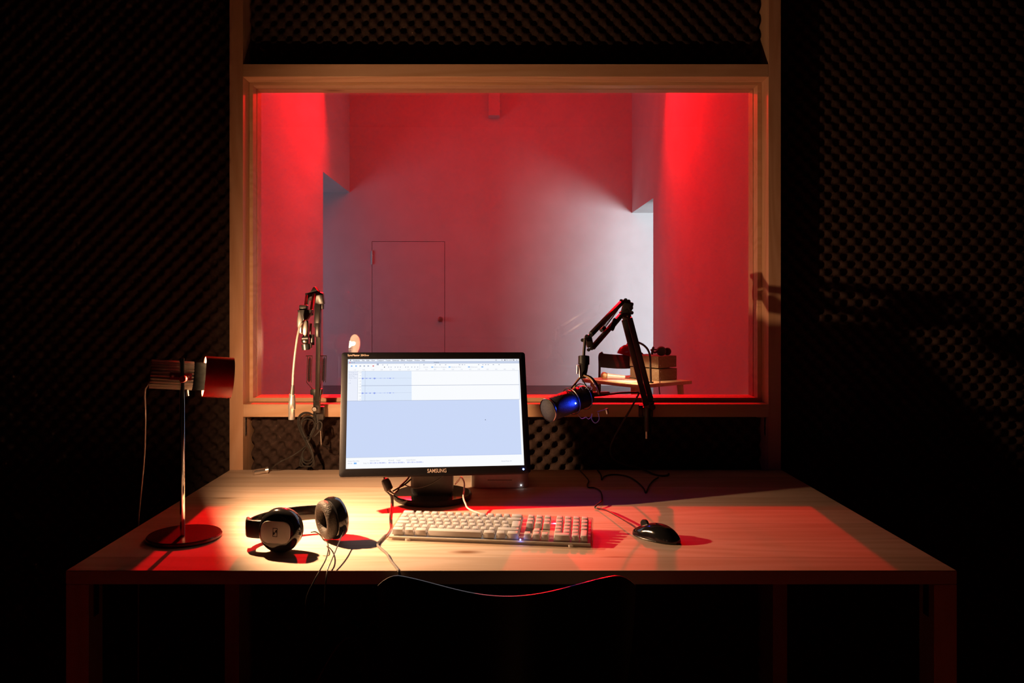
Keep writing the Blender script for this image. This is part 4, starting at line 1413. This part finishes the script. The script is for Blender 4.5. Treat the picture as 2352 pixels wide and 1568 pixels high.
# ------------------------------------------------------------------ chair in front of the desk
ch = thing('desk_chair', 'moulded black chair pushed up to the desk, seen from behind', 'chair', (0.017, 1.50, 0))
bkm = MB()
nu, nv = 48, 16
W2, dep = 0.232, 0.105
rows_ = []
for layer in (0, 1):
    for j in range(nv + 1):
        t = j / nv                              # 0 top .. 1 bottom
        row_ = []
        for i in range(nu + 1):
            s = -1 + 2 * i / nu
            x = 0.018 + W2 * s * (1 - 0.10 * t * t)
            drop = 0.022 * max(0.0, (abs(s) - 0.82) / 0.18) ** 2.0
            z = 0.780 - 0.004 * (1 - s * s) - drop * (1 - t) - 0.30 * t
            y = 1.352 + dep * (1 - math.cos(s * PI * 0.97)) / 2 + 0.05 * t + (0.0 if layer == 0 else 0.0038)
            row_.append(bkm.bm.verts.new((x, y, z)))
        rows_.append(row_)
fr_, bk_ = rows_[:nv + 1], rows_[nv + 1:]
for G in (fr_, bk_):
    for j in range(nv):
        for i in range(nu):
            bkm.bm.faces.new((G[j][i], G[j][i + 1], G[j + 1][i + 1], G[j + 1][i]))
for i in range(nu):
    bkm.bm.faces.new((fr_[0][i], fr_[0][i + 1], bk_[0][i + 1], bk_[0][i]))
    bkm.bm.faces.new((fr_[nv][i], fr_[nv][i + 1], bk_[nv][i + 1], bk_[nv][i]))
for j in range(nv):
    bkm.bm.faces.new((fr_[j][0], fr_[j + 1][0], bk_[j + 1][0], bk_[j][0]))
    bkm.bm.faces.new((fr_[j][nu], fr_[j + 1][nu], bk_[j + 1][nu], bk_[j][nu]))
bkm.build('backrest', M['chair_black'], ch, smooth=60)
st = MB()
st.prism(rrect(-0.205, 0.205, -0.20, 0.20, 0.06, 6), 0.012, Matrix.Translation((0.018, 1.62, 0.452)) @ Matrix.Rotation(PI / 2, 4, 'X').inverted() , 0.003)
st.build('seat', M['chair_black'], ch)
for sx in (-1, 1):
    MB().tube(catmull([(0.018 + sx * 0.165, 1.415, 0.52), (0.018 + sx * 0.165, 1.42, 0.47), (0.018 + sx * 0.165, 1.47, 0.436), (0.018 + sx * 0.16, 1.60, 0.434)], 6), 0.010, 12).build('back_bracket', M['black_metal'], ch)
    MB().cyl((0.018 + sx * 0.16, 1.46, 0.445), (0.018 + sx * 0.205, 1.38, 0.0), 0.010, seg=14).build('leg', M['chrome'], ch)
    MB().cyl((0.018 + sx * 0.16, 1.78, 0.445), (0.018 + sx * 0.20, 1.84, 0.0), 0.010, seg=14).build('leg', M['chrome'], ch)

# cable dropped on the floor beneath the desk
cable('floor_cable', [(-0.70, 2.36, 0.006), (-0.62, 2.40, 0.02), (-0.56, 2.46, 0.10), (-0.50, 2.50, 0.20), (-0.455, 2.51, 0.235), (-0.41, 2.50, 0.20), (-0.40, 2.46, 0.10), (-0.44, 2.42, 0.02), (-0.50, 2.36, 0.006), (-0.40, 2.28, 0.006), (-0.20, 2.30, 0.006)], 0.0045, M['cable'],
      'dark cable bulging up in a loop beneath the desk, near the floor')

# ------------------------------------------------------------------ hall furniture, far behind the window
TZ = 0.651
Nn = Vector((1.113, 6.30, 0))
uu = Vector((-0.6, 0.8, 0))
vv = Vector((0.8, 0.6, 0))


def T(u, v, z=0.0):
    q = Nn + uu * u + vv * v
    return Vector((q.x, q.y, TZ + z))


hrot = Matrix((vv, uu, Vector((0, 0, 1)))).transposed().to_4x4()
ht = thing('side_table', 'small wooden table with tapered legs standing in the white hall', 'table', (T(0.33, 0.31).x, T(0.33, 0.31).y, 0))
tt = MB()
tt.box(T(0.33, 0.31, -0.016), (0.62, 0.66, 0.030), hrot, 0.006)
tt.build('tabletop', M['table_wood'], ht)
for u, v in ((0.07, 0.07), (0.07, 0.55), (0.59, 0.07), (0.59, 0.55)):
    a = T(u, v, -0.032)
    c0 = T(0.33, 0.31)
    out = Vector((a.x - c0.x, a.y - c0.y, 0)).normalized() * 0.05
    MB().tube([a, Vector((a.x + out.x, a.y + out.y, 0))], [0.028, 0.013], 12).build('leg', M['table_wood'], ht)
sp_ = MB()
sp_.box(T(0.30, 0.13, 0.0012), (0.21, 0.297, 0.0012), hrot @ Matrix.Rotation(R(6), 4, 'Z'))  # white sheet stands in for the tabletop brightened by the lamp
tag(sp_.build('lamp_pool_sheet', M['key'], None), 'white sheet standing for the lamplit patch of the hall table under its red lamp', 'sheet')

# crates
def crate(z0, h, label, du=0.0):
    t = thing('wooden_crate', label, 'crate', T(0.28, 0.46, z0), 'stacked wooden crates on the hall table')
    cu, cv, w, d = 0.28 + du, 0.46, 0.22, 0.32
    c = T(cu, cv, z0 + h / 2)
    for s in (-1, 1):
        MB().box(c + vv * s * (w / 2 - 0.004), (0.008, d, h), hrot, 0.001).build('side_panel', M['ply'], t, smooth=0)
        MB().box(c + uu * s * (d / 2 - 0.004), (w - 0.017, 0.008, h), hrot, 0.001).build('end_panel', M['ply'], t, smooth=0)
    MB().box(T(cu, cv, z0 + 0.004), (w - 0.017, d - 0.017, 0.007), hrot, 0.0005).build('bottom_panel', M['ply'], t, smooth=0)
    MB().box(T(cu, cv, z0 + h - 0.006), (w - 0.017, d - 0.017, 0.007), hrot, 0.0005).build('lid', M['ply'], t, smooth=0)
    s_ = MB()
    for sgn in (-1, 1):
        for zz in (0.02, h - 0.02):
            s_.sphere(c - uu * (d / 2 + 0.0005) + vv * sgn * (w / 2 - 0.02) + Vector((0, 0, zz - h / 2)), 0.003, 8)
            s_.sphere(c - vv * (w / 2 + 0.0005) + uu * sgn * (d / 2 - 0.03) + Vector((0, 0, zz - h / 2)), 0.003, 8)
    s_.build('nail_heads', M['steel'], t)
    return t


crate(0.0005, 0.094, 'brown wooden crate on the hall table, the lower of the two')
crate(0.1045, 0.094, 'brown wooden crate on the hall table, topmost of the two', 0.005)
sl = MB()
sl.box(T(0.28, 0.46, 0.0992), (0.15, 0.22, 0.0085), hrot)
tag(sl.build('spacer_board', M['ply'], None, smooth=0), 'thin board between the two stacked crates in the hall', 'board')
# headphones on the crates
hh = thing('headphones', 'black headphones resting on top of the crates in the hall', 'headphones', T(0.28, 0.46, 0.20))
TP_ = 0.199
c1, c2_ = P(1519, 808, 6.66), P(1536, 811, 6.70)
top_z = T(0, 0, TP_).z


def hcup(px, Y, r, out):
    c = P(px, 800, Y)
    c.z = top_z + r
    MB().lathe([(0, 0.020), (r * 0.8, 0.018), (r, 0.004), (r, -0.006), (r * 0.9, -0.018), (r * 0.5, -0.018), (r * 0.5, -0.008), (0, -0.008)], c, out, 24).build('ear_cup', M['pad'], hh)
    return c


ca = hcup(1519, 6.68, 0.040, Vector((-0.2, -1, 0)))
cb_ = hcup(1533, 6.78, 0.032, Vector((0.5, 0.8, 0)))
bd = catmull([cb_ + Vector((0.01, 0.01, 0.01)), cb_ + Vector((0.0, 0.04, 0.015)), Vector((cb_.x - 0.08, cb_.y + 0.03, top_z + 0.045)), Vector((ca.x - 0.075, ca.y + 0.02, top_z + 0.05)), Vector((ca.x - 0.06, ca.y - 0.01, top_z + 0.03)), ca + Vector((-0.03, -0.005, 0))], 8)
MB().tube(bd, 0.011, 10, flat=0.6).build('headband', M['pad'], hh)
MB().tube(catmull([P(1497, 814, 6.6), P(1500, 800, 6.6), P(1502, 797, 6.6)], 4), 0.010, 8).build('band_slider', M['black_plastic'], hh)
# handheld microphone
hm = thing('handheld_microphone', 'handheld microphone with a round gold mesh head lying on the hall table', 'microphone', T(0.50, 0.12, 0.03))
ha, hb = T(0.470, 0.075, 0.034), T(0.330, 0.230, 0.020)
hd_ = (hb - ha).normalized()
MB().sphere(ha, 0.030, 20).build('mesh_head', M['mesh_gold'], hm)
MB().lathe([(0.020, 0.022), (0.026, 0.026), (0.024, 0.034), (0.021, 0.040), (0.014, 0.170), (0.012, 0.172), (0, 0.172)], ha, hd_, 20).build('handle', M['alu'], hm)
cable('hall_microphone_cable', [hb, T(0.30, 0.30, 0.006), T(0.33, 0.34, 0.006), T(0.42, 0.30, 0.006), T(0.52, 0.22, 0.006), T(0.672, 0.24, 0.006), T(0.685, 0.24, -0.10), T(0.68, 0.22, -0.60)], 0.004, M['cable'],
      'black cable trailing from the handheld microphone off the back of the hall table')
# red lamp
hl = thing('desk_lamp', 'small red dome lamp with a curved black neck, lit, on the hall table', 'desk lamp', T(0.08, 0.30))
LB2 = P(1495, 868, 6.44); LB2.z = TZ
MB().lathe([(0, 0), (0.020, 0), (0.022, 0.004), (0.020, 0.010), (0, 0.010)], LB2, (0, 0, 1), 24).build('base', M['black_metal'], hl)
MB().tube(catmull([LB2 + Vector((0, 0, 0.008)), P(1494, 845, 6.44), P(1493, 818, 6.44), P(1488, 803, 6.44), P(1479, 793, 6.44), P(1468, 787, 6.44), P(1458, 785, 6.44), P(1450, 789, 6.44)], 6), 0.0085, 12).build('curved_neck', M['black_metal'], hl)
sc_ = P(1443, 806, 6.44)
sax = Vector((0.22, 0, 1)).normalized()
MB().lathe([(0.083, -0.035), (0.082, -0.020), (0.070, 0.012), (0.045, 0.038), (0.026, 0.048), (0.022, 0.066), (0, 0.068), (0, 0.064), (0.018, 0.060), (0.022, 0.046), (0.043, 0.034), (0.067, 0.010), (0.079, -0.022), (0.080, -0.035), (0.083, -0.035)], sc_, sax, 40).build('dome_shade', M['red_paint'], hl)
MB().sphere(sc_ + sax * 0.005, 0.020, 14).build('light_bulb', M['bulb'], hl)
light('hall_lamp_light', 'POINT', sc_ - sax * 0.022, 9, (1.0, 0.66, 0.36), shadow_soft_size=0.01)
cable('hall_lamp_cord', [P(1517, 868, 6.50), P(1515, 880, 6.45), P(1514, 893, 6.45), P(1517, 915, 6.45)], 0.004, M['cable'],
      'dark cord hanging from the hall table edge, below the crates')
# folding chair
fcz = thing('folding_chair', 'dark folding chair standing behind the hall table', 'chair', (1.17, 7.65, 0))
cx0, cx1 = (1378 - 1141) / F * 7.6, (1476 - 1141) / F * 7.6
zt, zb = CZ - (811 - 703) / F * 7.6, CZ - (843 - 703) / F * 7.6
fb = MB()
nn = 16
ro_ = []
for j, (z, bul) in enumerate(((zt, 0.0), (zt - 0.01, 0), (zb + 0.01, 0), (zb, 0))):
    ro_.append([(cx0 + (cx1 - cx0) * i / nn, 7.60 - 0.035 * math.sin(PI * i / nn) , z - (0.012 * math.sin(PI * i / nn) if j >= 0 else 0)) for i in range(nn + 1)])
for th in (0, 1):
    pass
va = [[fb.bm.verts.new(Vector(p)) for p in r_] for r_ in ro_]
vb = [[fb.bm.verts.new(Vector(p) + Vector((0, 0.014, 0))) for p in r_] for r_ in ro_]
for G in (va, vb):
    for j in range(3):
        for i in range(nn):
            fb.bm.faces.new((G[j][i], G[j][i + 1], G[j + 1][i + 1], G[j + 1][i]))
for i in range(nn):
    fb.bm.faces.new((va[0][i], va[0][i + 1], vb[0][i + 1], vb[0][i]))
    fb.bm.faces.new((va[3][i], va[3][i + 1], vb[3][i + 1], vb[3][i]))
for j in range(3):
    fb.bm.faces.new((va[j][0], va[j + 1][0], vb[j + 1][0], vb[j][0]))
    fb.bm.faces.new((va[j][nn], va[j + 1][nn], vb[j + 1][nn], vb[j][nn]))
fb.build('backrest', M['maroon'], fcz)
for x in (cx0 - 0.002, cx1 + 0.002):
    s = 1 if x > 1.2 else -1
    MB().tube(catmull([(x - s * 0.03, 7.61, zt + 0.006), (x, 7.61, zt - 0.02), (x, 7.61, zb), (x + s * 0.015, 7.52, 0.42), (x + s * 0.02, 7.40, 0.0)], 6), 0.011, 10).build('frame_tube', M['black_metal'], fcz)
    MB().tube([(x + s * 0.004, 7.46, 0.40), (x + s * 0.004, 7.90, 0.0)], 0.010, 10).build('leg', M['black_metal'], fcz)
MB().box(((cx0 + cx1) / 2, 7.55, 0.42), (cx1 - cx0 - 0.05, 0.30, 0.022), None, 0.006).build('seat', M['maroon'], fcz)
